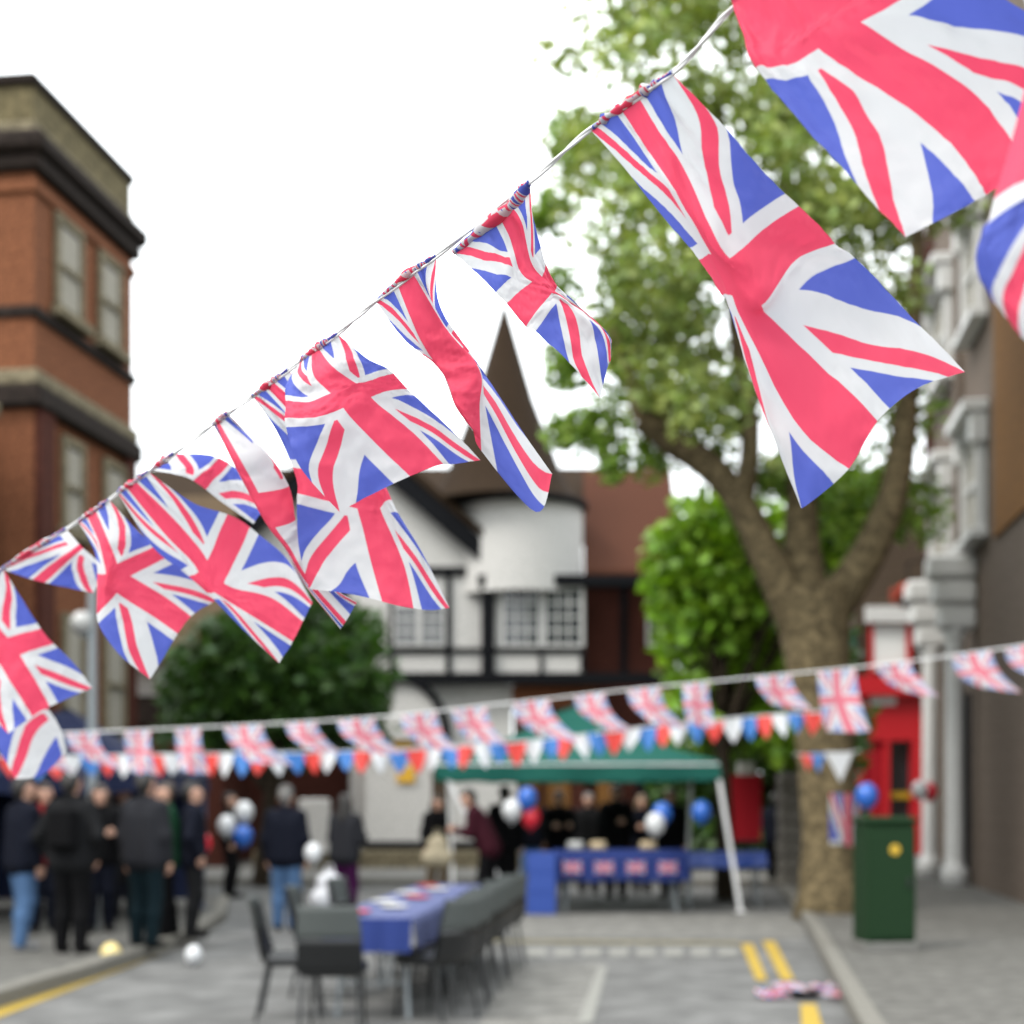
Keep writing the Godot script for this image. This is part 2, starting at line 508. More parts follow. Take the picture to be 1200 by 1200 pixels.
func near_flags() -> void:
	film.seed = 5
	film.frequency = 0.02
	film.fractal_octaves = 3
	# the line itself
	var pts := []
	for q in [[-260, 842], [-120, 752], [0, 668], [75, 622], [150, 570], [200, 535], [255, 494], [300, 462], [390, 396], [440, 354], [515, 298], [620, 215], [690, 153], [788, 86], [858, 10], [960, -72], [1060, -155], [1180, -260], [1300, -370]]:
		pts.append(P(q[0], q[1], line_depth(q[0])))
	# it runs on, out of sight, to its ties on both sides of the street
	var away: Vector3 = (pts[-1] - pts[-3]).normalized()
	pts.append(pts[-1] + away * 1.0)
	pts.append(pts[-1] + away * 1.6 + Vector3(0, 0.1, 0))
	pts.push_front(pts[0] + Vector3(-0.7, 0.0, -0.45))
	pts.push_front(pts[0] + Vector3(-1.6, 0.6, -1.2))
	var t := thing("bunting_line", "thin white line rising to the upper right with large union flags", "line", pts[11])
	for s in 2:
		var mb := MB.new()
		var p := []
		var r := []
		for k in 221:
			var q := along(pts, k / 220.0 * (pts.size() - 1))
			var an := k * 0.5 + s * PI
			p.append(q + Vector3(0, cos(an), sin(an)) * 0.0013)
			r.append(0.0012)
		mb.tube(p, r, 6)
		obj("cord", mb, M.cord, t)
	flag("large flag at the top right corner, its upper half gathered on the line", [0.0, 0.25, 0.5, 0.75, 1.0], [
		[0.445, [856, 0], [890, -25], [925, -50], [975, -88], [1030, -130]],
		[0.5, [872, 42], [920, 38], [965, 14], [1025, -28], [1085, -75]],
		[0.5625, [886, 78], [928, 74], [983, 40], [1048, 5], [1110, -42]],
		[0.785, [968, 177], [1047, 172], [1120, 130], [1182, 85], [1240, 40]],
		[1.0, [1061, 278], [1125, 245], [1180, 213], [1245, 180], [1315, 148]]], -0.02, 0.01)
	flag("flag cut off by the right edge, deep red curling corner", [0.0, 0.2, 0.5], [
		[0.3, [1100, -190], [1150, -232], [1210, -287]],
		[0.4375, [1205, 20], [1250, 0], [1310, -30]],
		[0.5625, [1166, 231], [1214, 205], [1290, 190]],
		[0.62, [1153, 268, -0.02], [1208, 238], [1290, 225]],
		[0.75, [1145, 318, -0.01], [1196, 320], [1280, 300]],
		[1.0, [1196, 394, 0.02], [1232, 420], [1300, 400]]], -0.1, 0.006)
	flag("large flag hanging in front of the tree crown, fully spread", [0.0, 0.2, 0.4, 0.6, 0.8, 1.0], [
		[0.0, [693, 153], [710, 140], [728, 128], [748, 113], [767, 100], [788, 87]],
		[0.12, [735, 200], [745, 188], [757, 172], [774, 157], [803, 152], [846, 144]],
		[0.25, [770, 245, 0.02], [778, 232], [786, 215, -0.01], [803, 200], [838, 203], [880, 185]],
		[0.4, [809, 292, 0.04], [816, 288, 0.02], [824, 281], [842, 285, -0.01], [885, 252], [921, 227]],
		[0.5, [832, 322, 0.05], [838, 319, 0.03], [846, 318, 0.01], [875, 320, -0.01], [916, 284], [959, 263]],
		[0.5625, [846, 345, 0.05], [850, 345, 0.03], [858, 346, 0.01], [892, 358, -0.01], [932, 305], [979, 284]],
		[0.604, [862, 366, 0.06], [854, 362, 0.03], [870, 375, 0.01], [905, 375], [951, 325], [1002, 302]],
		[0.785, [910, 492, 0.05], [897, 490, 0.01], [935, 498], [977, 442], [1020, 400, 0.01], [1050, 351, 0.02]],
		[1.0, [940, 590, 0.03], [944, 593], [995, 549], [1029, 493], [1075, 455, 0.01], [1132, 435, 0.03]]], 0.0, 0.012)
	flag("small folded flag pointing down below a thick roll on the line", [0.0, 0.3, 0.6, 1.0], [
		[0.0, [532, 297], [575, 262], [600, 242], [621, 214]],
		[0.12, [550, 312], [588, 288], [612, 262, 0.01], [624, 250, 0.02]],
		[0.4, [581, 342], [602, 322], [622, 305, 0.01], [634, 290, 0.02]],
		[0.44, [595, 357], [618, 335], [636, 325, 0.01], [640, 312, 0.02]],
		[0.5625, [616, 382], [642, 348], [650, 340, 0.01], [653, 334, 0.02]],
		[0.604, [628, 389], [655, 352], [664, 350, 0.01], [664, 345, 0.02]],
		[0.88, [670, 428], [700, 388], [709, 388, 0.01], [713, 392, 0.02]],
		[1.0, [703, 467], [712, 430], [716, 420, 0.01], [715, 404, 0.02]]], 0.0, 0.0, 0.0058)
	flag("long twisted flag with a deep red fold above the turret roof", [0.0, 0.38, 0.42, 0.6, 0.8, 1.0], [
		[0.0, [441, 354], [462, 336], [468, 330], [483, 319], [497, 310], [511, 301]],
		[0.3, [474, 398, 0.02], [491, 399], [496, 397, -0.01], [522, 384, -0.01], [512, 372, 0.02], [516, 360, 0.03]],
		[0.6, [512, 428, 0.03], [521, 441], [526, 441, -0.01], [562, 434, -0.01], [550, 425, 0.03], [556, 420, 0.04]],
		[0.8, [526, 452, 0.03], [533, 474], [537, 475, -0.02], [562, 478, -0.01], [581, 472, 0.01], [602, 490, 0.03]],
		[1.0, [545, 488, 0.03], [554, 505], [557, 508, -0.01], [564, 528], [628, 600, 0.01], [647, 556, 0.02]]], 0.02, 0.0)
	flag("spread flag with its red cross facing out, left of the twisted one", [0.0, 0.25, 0.5, 0.75, 1.0], [
		[0.0, [352, 424], [360, 418], [369, 411], [380, 403], [396, 392]],
		[0.25, [337, 447, 0.01], [352, 442], [378, 435], [405, 420], [430, 420, 0.01]],
		[0.4, [334, 463], [360, 465], [398, 450], [430, 440], [455, 432]],
		[0.5, [335, 479], [370, 479, -0.01], [413, 460], [445, 452], [470, 447]],
		[0.6, [335, 500], [378, 496, -0.01], [428, 480], [460, 465], [485, 463]],
		[0.8, [352, 548], [405, 540], [470, 515], [500, 500], [525, 500]],
		[1.0, [398, 600, 0.01], [440, 577], [505, 548], [535, 543], [563, 539]]], -0.03, 0.008)
	flag("half hidden flag under the spread one, in front of the gable", [0.0, 0.25, 0.5, 0.75, 1.0], [
		[0.0, [296, 465], [306, 458], [316, 450], [326, 443], [338, 434]],
		[0.25, [324, 505], [340, 500], [360, 495], [380, 490], [398, 490]],
		[0.5, [347, 560], [380, 568], [425, 578], [440, 565], [446, 560, 0.01]],
		[0.6, [348, 590, -0.01], [390, 600], [440, 610], [458, 600], [466, 600, 0.01]],
		[0.8, [350, 640, -0.01], [395, 655], [460, 665], [485, 655], [496, 650]],
		[1.0, [362, 690], [415, 697], [468, 710], [505, 715], [527, 712]]], 0.03, 0.006)
	flag("narrow twisted flag showing mostly bright red, beside the half hidden one", [0.0, 0.58, 0.68, 1.0], [
		[0.0, [250, 498], [255, 495], [262, 489], [268, 485]],
		[0.25, [268, 530, 0.02], [273, 534], [308, 528], [300, 520, 0.03]],
		[0.4375, [290, 572, 0.02], [296, 578], [337, 570], [325, 560, 0.03]],
		[0.5625, [312, 612, 0.02], [318, 619], [346, 610], [336, 600, 0.03]],
		[0.7, [332, 640, 0.01], [337, 643], [352, 632], [350, 626, 0.02]],
		[0.85, [356, 684], [360, 680], [370, 672], [375, 676, 0.01]],
		[1.0, [399, 737], [404, 730], [411, 718], [418, 706]]], -0.03, 0.0)
	flag("pale flag blown flat along the line above the two spread flags", [0.62, 0.72, 0.84, 0.98], [
		[0.0, [178, 551], [186, 545], [194, 539], [204, 532]],
		[0.4, [222, 561], [232, 552], [243, 545], [252, 535]],
		[0.75, [262, 590], [270, 578], [278, 566], [285, 556]],
		[1.0, [297, 614], [302, 606], [308, 600], [314, 590]]], 0.04, 0.006)
	flag("spread flag with a long diagonal red bar pointing down right", [0.0, 0.4, 0.6, 1.0], [
		[0.0, [138, 578], [148, 571], [159, 564], [174, 553]],
		[0.25, [178, 640, 0.01], [192, 625], [203, 607], [224, 588]],
		[0.4, [212, 668, 0.01], [226, 660], [236, 645], [258, 600]],
		[0.5, [232, 685, 0.01], [240, 685], [252, 672], [279, 608]],
		[0.6, [250, 702], [260, 700], [272, 688], [303, 626]],
		[0.8, [285, 738], [300, 725], [318, 700], [337, 656]],
		[1.0, [327, 777, 0.01], [343, 752], [355, 728], [366, 706]]], 0.0, 0.01)
	flag("spread flag with a broad red cross beside the lamp globe", [0.0, 0.4, 0.6, 1.0], [
		[0.0, [92, 612], [102, 605], [112, 598], [128, 586]],
		[0.25, [105, 634], [115, 634], [126, 630], [161, 622]],
		[0.4, [113, 656], [122, 663, -0.01], [136, 655], [181, 636]],
		[0.5, [114, 702], [128, 686, -0.01], [143, 668], [197, 640]],
		[0.6, [115, 730], [145, 701], [162, 680], [213, 656]],
		[0.8, [140, 767], [178, 722], [195, 700], [239, 681]],
		[1.0, [176, 796, 0.01], [208, 743], [224, 722], [253, 703, 0.01]]], -0.03, 0.012)
	flag("crumpled flag blown out sideways just under the line's low end", [0.0, 0.18, 0.4], [
		[0.0, [3, 667], [38, 645], [78, 620]],
		[0.5, [45, 681], [66, 663, -0.015], [95, 640]],
		[1.0, [110, 695], [116, 680, -0.01], [119, 661]]], 0.02, 0.012)
	flag("flag at the left edge with a bold red cross", [0.0, 0.5, 1.0], [
		[0.0, [-50, 702], [-22, 684], [4, 667]],
		[0.25, [-60, 742], [-25, 718], [28, 706]],
		[0.5, [-55, 790], [5, 762, -0.01], [55, 746]],
		[0.75, [-20, 830], [28, 800], [85, 776]],
		[1.0, [10, 860], [47, 834, 0.01], [108, 806]]], 0.0, 0.012)
	flag("lowest flag at the left edge, mostly white", [0.0, 0.2, 0.38], [
		[0.0, [-118, 750], [-92, 731], [-66, 713]],
		[0.35, [-60, 800], [-15, 795], [30, 800]],
		[0.7, [-10, 865], [25, 850, -0.01], [68, 848]],
		[1.0, [18, 913], [50, 908], [78, 880]]], 0.05, 0.012)

# ------------------------------------------------------------------ the far bunting
func far_bunting() -> void:
	# second line of union flags, about 7 m off
	var pts := []
	for q in [[-120, 866], [0, 862], [220, 853], [420, 842], [560, 828], [720, 810], [880, 794], [1040, 778], [1200, 756], [1330, 735]]:
		pts.append(P(q[0], q[1], 7.6))
	pts.append(pts[-1] + Vector3(1.6, 0.28, 0))
	pts.push_front(pts[0] + Vector3(-1.8, 0.12, 0))
	var mb := MB.new()
	var p := []
	var r := []
	for k in 91:
		p.append(along(pts, k / 90.0 * (pts.size() - 1))); r.append(0.0038)
	mb.tube(p, r, 6)
	tag(obj("flag_line", mb, M.cord), "white line with small union flags across the street", "line")
	var xs := [10, 78, 146, 205, 262, 334, 395, 470, 530, 600, 672, 735, 800, 885, 958, 1028, 1116, 1178]
	for i in xs.size():
		var x: float = xs[i]
		rng.seed = 100 + i
		var w := rng.randf_range(36, 46)
		var lean := rng.randf_range(20, 38)
		var drop := rng.randf_range(34, 46)
		if i in [2, 3, 12]: lean = 6.0; drop = 50.0; w = 30.0
		if i == 14: drop = 72.0; w = 44.0; lean = 16.0
		var ctl := []
		for a in 4:
			var row := []
			for b in 4:
				var q := P(x + w * b / 3.0, 0, 7.6)
				# top edge follows the line
				var best := p[0] as Vector3
				for k in p: if absf(k.x - q.x) < absf(best.x - q.x): best = k
				q.y = best.y
				var s := a / 3.0
				q += Vector3((lean * s * s + w * 0.12 * s * (b / 3.0 - 0.5)) * 7.6 / F, -(drop * s + rng.randf_range(-2, 2) * s + 9.0 * s * (b / 3.0 - 0.4)) * 7.6 / F, 0.05 * sin(b * 1.7 + i + a) * s)
				row.append(q)
			ctl.append(row)
		var g := []
		var uv := []
		for a in 13:
			var ga := []
			var ua := []
			for b in 11:
				var colm := []
				for rr in ctl: colm.append(along(rr, b / 10.0 * 3.0))
				ga.append(along(colm, a / 12.0 * 3.0)); ua.append(Vector2(a / 12.0, b / 10.0))
			g.append(ga); uv.append(ua)
		var fb := MB.new()
		fb.grid(g, uv)
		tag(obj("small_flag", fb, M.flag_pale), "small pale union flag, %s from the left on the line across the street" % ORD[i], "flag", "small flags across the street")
	# third line: little red, white and blue pennants
	var q3 := []
	for q in [[-60, 884], [60, 886], [200, 884], [330, 882], [480, 878], [620, 868], [760, 852], [880, 840], [990, 832]]:
		q3.append(P(q[0], q[1], 13.0))
	q3.push_front(q3[0] + Vector3(-1.8, 0.15, 0))
	p = []
	r = []
	for k in 61:
		p.append(along(q3, k / 60.0 * (q3.size() - 1))); r.append(0.007)
	var lm := MB.new()
	lm.tube(p, r, 6)
	tag(obj("pennant_line", lm, M.film_white), "string of tiny red, white and blue pennants ending at the tree trunk", "line")
	var count := [0, 0, 0]
	var i2 := 0
	var px := 8.0
	while px < 975.0:
		rng.seed = 900 + i2
		var kind := i2 % 3
		var at := p[0] as Vector3
		var tx := (px - 600.0) / F * 13.0
		for k in p.size() - 1:
			if p[k].x <= tx and p[k + 1].x >= tx: at = p[k].lerp(p[k + 1], (tx - p[k].x) / (p[k + 1].x - p[k].x))
		var pb := MB.new()
		var wd := rng.randf_range(0.075, 0.09)
		var ht := rng.randf_range(0.17, 0.215)
		var sway := rng.randf_range(-0.02, 0.05)
		var g := []
		var uv := []
		for a in 6:
			var ga := []
			var ua := []
			var s := a / 5.0
			for b in 5:
				var e := (b / 4.0 - 0.5) * 2.0 * wd * (1.0 - pow(s, 1.8))
				ga.append(at + Vector3(e + sway * s, -ht * s, 0.03 * sin(e * 30.0 + i2) * (0.3 + s)))
				ua.append(Vector2(s, b / 4.0))
			g.append(ga); uv.append(ua)
		pb.grid(g, uv)
		var cname: String = ["red", "white", "blue"][kind]
		var o := obj("pennant", pb, M["film_" + cname])
		tag(o, "tiny %s pennant, %s %s one from the left on its string" % [cname, ORD[count[kind]], cname], "pennant", "little pennants on the string")
		count[kind] += 1
		i2 += 1
		px += rng.randf_range(18.5, 21.5)
	# short string round the trunk
	var base := P(935, 880, 19.2)
	var t3 := MB.new()
	var e0 := P(930, 884, 19.2)
	var e1 := P(1008, 880, 19.2)
	t3.tube([e0, (e0 + e1) / 2 - Vector3(0, 0.03, 0), e1], [0.008, 0.008, 0.008], 6)
	tag(obj("trunk_string", t3, M.film_white), "short string tied across the tree trunk", "line")
	for k in 3:
		var cname: String = ["red", "blue", "white"][k]
		var at := e0.lerp(e1, [0.2, 0.36, 0.68][k])
		var w: float = [0.09, 0.1, 0.18][k]
		var pb := MB.new()
		pb.prism([at + Vector3(-w, 0, 0), at + Vector3(w, 0.0, 0), at + Vector3(w * 0.1, -[0.22, 0.25, 0.38][k], 0.02)], Vector3(0, 0, 0.004))
		tag(obj("pennant", pb, M["film_" + cname]), "%s triangular pennant on the short string across the tree trunk" % cname, "pennant", "pennants on the trunk")

# ------------------------------------------------------------------ ground
func flat(called: String, pts: Array, y: float, m: Material, down := 0.0) -> MeshInstance3D:
	var mb := MB.new()
	var p := []
	var poly := PackedVector2Array()
	for q in pts:
		p.append(Vector3(q.x, y, q.z)); poly.append(Vector2(q.x, q.z))
	var ids := Geometry2D.triangulate_polygon(poly)
	for k in range(0, ids.size(), 3):
		mb.face([p[ids[k]], p[ids[k + 1]], p[ids[k + 2]]], Vector3(0, y - 50, 0))
	if down > 0.0:
		for k in p.size():
			var a: Vector3 = p[k]
			var b: Vector3 = p[(k + 1) % p.size()]
			mb.face([a, b, b - Vector3(0, down, 0), a - Vector3(0, down, 0)], (p[0] + p[int(p.size() / 2.0)]) / 2)
	return struct(called, mb, m)

func kerbs(parent: Node, pts: Array, y: float) -> void:      # stones end to end along a line on the ground
	var total := 0.0
	for k in pts.size() - 1:
		var a := Vector3(pts[k].x, 0, pts[k].z)
		var b := Vector3(pts[k + 1].x, 0, pts[k + 1].z)
		var len := a.distance_to(b)
		var nst := maxi(1, roundi(len / 0.9))
		var dir := (b - a) / len
		for s in nst:
			var mb := MB.new()
			var c := a + dir * len * (s + 0.5) / nst
			mb.box(c + Vector3(0, y / 2 + 0.002 + 0.002 * ((s + k) % 3), 0), Vector3(len / nst - 0.012, y + 0.03, 0.15), Basis(dir, Vector3.UP, dir.cross(Vector3.UP)), 0.012)
			obj("kerb_stone", mb, M.kerb, parent)

func ground() -> void:
	var g := MB.new()
	g.face([Vector3(-260, 0, 60), Vector3(260, 0, 60), Vector3(260, 0, -400), Vector3(-260, 0, -400)], Vector3(0, -50, 0))
	struct("road", g, M.asphalt)
	var ke := [G(1085, 1300, 0.12), G(1012, 1180, 0.12), G(957, 1086, 0.12), G(938, 1060, 0.12), G(918, 1036, 0.12), G(915, 1014, 0.12)]
	var pr := flat("pavement_right", ke + [G(1100, 1004, 0.12), Vector3(60, 0, -40), Vector3(60, 0, 2), Vector3(5, 0, 2)], 0.12, M.paving, 0.14)
	kerbs(pr, ke, 0.12)
	var kl := [G(-900, 1330, 0.12), G(-40, 1172, 0.12), G(110, 1128, 0.12), G(215, 1094, 0.12), G(258, 1068, 0.12), G(262, 1050, 0.12)]
	var pl := flat("pavement_left", kl + [Vector3(-60, 0, -24), Vector3(-60, 0, -6)], 0.12, M.paving, 0.14)
	kerbs(pl, kl, 0.12)
	var kf := [Vector3(-40, 0, -28.0), Vector3(-8, 0, -28.0), Vector3(0, 0, -28.0), Vector3(5.4, 0, -27.5)]
	var pf := flat("pavement_far", kf + [Vector3(7.0, 0, -60), Vector3(-40, 0, -60)], 0.115, M.concrete, 0.13)
	kerbs(pf, kf.slice(1), 0.115)
	# repaired patches and paint
	flat("road_patch", [G(560, 1205), G(684, 1205), G(706, 1128), G(600, 1128)], 0.004, M.concrete)
	flat("road_patch", [G(600, 1098), G(945, 1100), G(938, 1072), G(600, 1072)], 0.004, M.concrete)
	flat("white_line", [G(676, 1200), G(694, 1200), G(712, 1133), G(701, 1133)], 0.008, M.line_white)
	for k in 8:
		var x := 618.0 + k * 32.0
		flat("give_way_dash", [G(x, 1121), G(x + 22, 1121), G(x + 22, 1112), G(x, 1112)], 0.008, M.line_white)
	flat("white_line", [G(560, 1105), G(866, 1107), G(866, 1104), G(560, 1102)], 0.008, M.line_worn)
	flat("yellow_line", [G(886, 1150), G(899, 1150), G(882, 1107), G(868, 1107)], 0.012, M.line_yellow)
	flat("yellow_line", [G(916, 1150), G(931, 1150), G(908, 1104), G(893, 1104)], 0.012, M.line_yellow)
	flat("yellow_line", [G(940, 1212), G(966, 1212), G(956, 1178), G(938, 1178)], 0.012, M.line_yellow)
	flat("yellow_line", [G(-60, 1216), G(-60, 1196), G(205, 1103), G(205, 1113)], 0.008, M.line_yellow)
	# crumpled flag and scraps in the gutter
	var t := thing("gutter_litter", "flattened flag scraps lying in the gutter by the kerb", "litter", G(940, 1166))
	rng.seed = 44
	for k in 5:
		var c := G(905 + k * 19, 1170 - (k % 2) * 9)
		var p := []
		var uv := []
		for a in 5:
			var pa := []
			var ua := []
			for b in 5:
				pa.append(c + Vector3((a - 2) * 0.055 + rng.randf_range(-0.015, 0.015), 0.016 + rng.randf_range(0, 0.045), (b - 2) * 0.075 + rng.randf_range(-0.02, 0.02)))
				ua.append(Vector2(a / 4.0, b / 4.0))
			p.append(pa); uv.append(ua)
		var mb := MB.new()
		mb.grid(p, uv)
		obj("scrap", mb, [M.flag, M.flag_pale, M.wear_black, M.flag, M.flag_pale][k], t)

# ------------------------------------------------------------------ buildings
func casement(parent: Node, x0: float, y0: float, x1: float, y1: float, d: float, cols: int, rows: int, fw := 3.0) -> void:
	var w := Node3D.new()
	w.name = "window"
	parent.add_child(w, true)
	var fr := MB.new()
	pbox(fr, x0, y0, x0 + fw, y1, d - 0.06, 0.12)
	pbox(fr, x1 - fw, y0, x1, y1, d - 0.06, 0.12)
	pbox(fr, x0 + fw, y0, x1 - fw, y0 + fw, d - 0.058, 0.118)
	pbox(fr, x0 + fw, y1 - fw, x1 - fw, y1, d - 0.058, 0.118)
	for k in range(1, cols):
		var x := lerpf(x0 + fw, x1 - fw, float(k) / cols)
		pbox(fr, x - 0.9, y0 + fw, x + 0.9, y1 - fw, d - 0.045, 0.06)
	for k in range(1, rows):
		var y := lerpf(y0 + fw, y1 - fw, float(k) / rows)
		pbox(fr, x0 + fw, y - 0.8, x1 - fw, y + 0.8, d - 0.043, 0.058)
	obj("frame", fr, M.paint_white, w)
	for a in cols:
		for b in rows:
			var pa := MB.new()
			pbox(pa, lerpf(x0 + fw, x1 - fw, float(a) / cols) + 0.5, lerpf(y0 + fw, y1 - fw, float(b) / rows) + 0.5, lerpf(x0 + fw, x1 - fw, (a + 1.0) / cols) - 0.5, lerpf(y0 + fw, y1 - fw, (b + 1.0) / rows) - 0.5, d - 0.015, 0.01)
			obj("pane", pa, M.glass, w)

func part(called: String, m: Material, parent: Node, x0: float, y0: float, x1: float, y1: float, d: float, th: float) -> void:
	var mb := MB.new()
	pbox(mb, x0, y0, x1, y1, d, th)
	obj(called, mb, m, parent)

func timbered_house() -> void:
	var D := 35.0
	var k := D / F
	var t := thing("timbered_house", "white half timbered house with black beams, steep turret roof and brick wing", "house", Vector3(P(560, 0, D).x, 0.1, -D - 3))
	var gy := HZ + (EYE - 0.1) * F / D
	# walls
	part("wall", M.render_white, t, 410, 660, 600, gy, D, 7.0)
	part("wall", M.brick_red, t, 686, 668, 792, gy, D + 0.6, 6.0)
	part("wall", M.brick_red, t, 602, 792, 685, gy, D + 0.05, 5.0)
	part("wall", M.brick_red, t, 180, 630, 408, gy, D + 1.5, 5.0)
	# front gable
	var gb := MB.new()
	var apx := 412.0
	var apy := 512.0
	gb.prism([P(228, 672, D - 0.01), P(598, 672, D - 0.01), P(apx, apy, D - 0.01)], Vector3(0, 0, -6.8))
	obj("gable", gb, M.render_white, t)
	for s in [-1, 1]:
		var bb := MB.new()
		var x1: float = apx + s * 200.0
		var y1 := apy + 174.0
		bb.prism([P(apx, apy - 14, D - 0.42), P(x1, y1 - 14, D - 0.42), P(x1, y1 + 14, D - 0.42), P(apx, apy + 14, D - 0.42)], Vector3(0, 0, -0.1))
		obj("bargeboard", bb, M.timber_black, t)
		var rb := MB.new()
		rb.prism([P(apx, apy - 15, D - 0.46), P(x1 + s * 6, y1 - 12, D - 0.46), P(x1 + s * 6, y1 - 22, D - 0.46), P(apx, apy - 26, D - 0.46)], Vector3(0, 0, -8.0))
		obj("gable_roof", rb, M.roof_brown, t)
	# main roof behind
	var mr := MB.new()
	mr.prism([P(170, 648, D + 1.2), P(690, 640, D + 1.2), P(690, 556, D + 4.2), P(170, 556, D + 4.2)], Vector3(0, 0.18, -0.1))
	obj("roof", mr, M.roof_brown, t)
	# brick wing roof
	var wr := MB.new()
	wr.prism([P(684, 676, D + 0.2), P(798, 676, D + 0.2), P(786, 556, D + 3.4), P(684, 556, D + 3.4)], Vector3(0, 0.16, -0.05))
	obj("roof", wr, M.tile_red, t)
	# turret
	var c := P(609, 0, D + 0.75)
	var y0 := P(0, 675, D).y
	var y1 := P(0, 588, D).y
	var tw := MB.new()
	tw.lathe(Vector3(c.x, 0, c.z), [[1.47, y0 - 0.4], [1.47, y1 + 0.1]], 36)
	obj("turret_wall", tw, M.render_white, t)
	var tr := MB.new()
	var top := P(0, 355, D + 0.75).y
	tr.lathe(Vector3(c.x + 0.0 - 0.36, 0, c.z), [[0.0, y1 - 0.02], [1.85, y1 - 0.02], [1.72, y1 + 0.1], [1.35, y1 + 0.75], [0.68, y1 + 2.5], [0.02, top]], 36)
	obj("turret_roof", tr, M.roof_brown, t)
	var te := MB.new()
	te.lathe(Vector3(c.x - 0.2, 0, c.z), [[1.3, y1 - 0.06], [1.78, y1 - 0.06], [1.8, y1 + 0.06], [1.3, y1 + 0.06]], 36)
	obj("turret_eave", te, M.timber_black, t)
	# bay under the turret
	part("bay_wall", M.render_white, t, 574, 686, 685, 790, D - 0.3, 1.5)
	part("beam", M.timber_black, t, 560, 673, 797, 686, D - 0.5, 0.5)
	part("beam", M.timber_black, t, 440, 788, 800, 801, D - 0.46, 0.4)
	part("beam", M.timber_black, t, 440, 759, 564, 765, D - 0.06, 0.05)
	part("beam", M.timber_black, t, 580, 759, 686, 765, D - 0.36, 0.05)
	part("beam", M.timber_black, t, 440, 664, 570, 674, D - 0.08, 0.06)
	for x in [[456, 462], [522, 529]]: part("post", M.timber_black, t, x[0], 674, x[1], 787, D - 0.07, 0.06)
	part("post", M.timber_black, t, 564, 688, 580, 788, D - 0.45, 0.3)
	for x in [[632, 637], [680, 686]]: part("post", M.timber_black, t, x[0], 766, x[1], 787, D - 0.36, 0.05)
	casement(t, 588, 687, 634, 758, D - 0.33, 3, 4)
	casement(t, 637, 687, 683, 758, D - 0.33, 3, 4)
	casement(t, 462, 708, 490, 757, D - 0.03, 2, 3)
	casement(t, 492, 708, 521, 757, D - 0.03, 2, 3)
	# brick wing details
	part("downpipe", M.timber_black, t, 727, 688, 735, 790, D + 0.45, 0.1)
	casement(t, 758, 705, 790, 757, D + 0.57, 2, 3)
	part("band", M.brick_orange, t, 600, 803, 700, 830, D - 0.08, 0.1)
	# porch gable
	var po := MB.new()
	var arc := []
	for i in 13:
		var an := PI * i / 12.0
		arc.append(P(470 - 48 * cos(an), 866 - 66 * sin(an), D - 1.2))
	po.prism(arc, Vector3(0, 0, -1.1))
	obj("porch_gable", po, M.render_white, t)
	for i in 12:
		var an0 := PI * i / 12.0
		var an1 := PI * (i + 1) / 12.0
		var pb := MB.new()
		pb.prism([P(470 - 48.5 * cos(an0), 866 - 66.5 * sin(an0), D - 1.32), P(470 - 48.5 * cos(an1), 866 - 66.5 * sin(an1), D - 1.32), P(470 - 58 * cos(an1), 866 - 76 * sin(an1), D - 1.32), P(470 - 58 * cos(an0), 866 - 76 * sin(an0), D - 1.32)], Vector3(0, 0, -0.9))
		obj("porch_trim", pb, M.timber_black, t)
	part("porch_wall", M.render_white, t, 428, 866.5, 606, 986, D - 1.0, 0.9)
	part("porch_base", M.timber_black, t, 424, 987, 610, 996, D - 1.05, 0.9)
	part("notice_board", M.yellow_board, t, 454, 864, 484, 888, D - 1.06, 0.05)
	part("notice_board", M.yellow_board, t, 465, 898, 486, 917, D - 1.06, 0.05)
	part("door", M.brick_brown, t, 506, 870, 528, 986, D - 1.03, 0.03)
	for x in [[612, 632], [640, 668], [700, 726], [745, 770]]:
		part("door", M.brick_amber if x[0] % 4 == 0 else M.timber_black, t, x[0], 880, x[1], gy - 4, D - 0.02, 0.06)
	# low garden wall of the house
	var lw := MB.new()
	pbox(lw, 296, 997, 640, 1024, 32.5, 0.3, 0.03)
	tag(obj("garden_wall", lw, M.stone, null), "low pale stone wall in front of the half timbered house", "wall")
	var rw := MB.new()
	pbox(rw, 350, 936, 386, 1000, 32.2, 0.18, 0.03)
	tag(obj("white_panel", rw, M.render_white, null), "white board standing behind the man in jeans", "panel")

func sash(parent: Node, b: float, side: float, a0: float, a1: float, y0: float, y1: float, trim: Material, proud: float) -> void:
	# a tall sash window in a street front; side is +1 when the front faces the road to the left of it
	var w := Node3D.new()
	w.name = "window"
	parent.add_child(w, true)
	var f := b - side * 0.02
	var gl := MB.new()
	sbox(gl, a0, a1, f - side * 0.02, f, y0, y1)
	obj("pane", gl, M.glass, w)
	var cu := MB.new()
	sbox(cu, a0 + 0.04, a1 - 0.04, f - side * 0.035, f - side * 0.024, lerpf(y0, y1, 0.06), y1 - 0.05)
	obj("blind", cu, M.curtain, w)
	var tr := MB.new()
	var th := 0.12
	sbox(tr, a0 - th, a0, f - side * proud, f, y0, y1)
	sbox(tr, a1, a1 + th, f - side * proud, f, y0, y1)
	sbox(tr, a0 - th, a1 + th, f - side * proud, f, y1, y1 + th)
	sbox(tr, a0, a1, f - side * 0.09, f, (y0 + y1) / 2 - 0.03, (y0 + y1) / 2 + 0.03)
	obj("surround", tr, trim, w)
	var si := MB.new()
	sbox(si, a0 - 0.25, a1 + 0.25, f - side * (proud + 0.12), f, y0 - 0.16, y0 - 0.002, 0.02)
	obj("sill", si, trim, w)

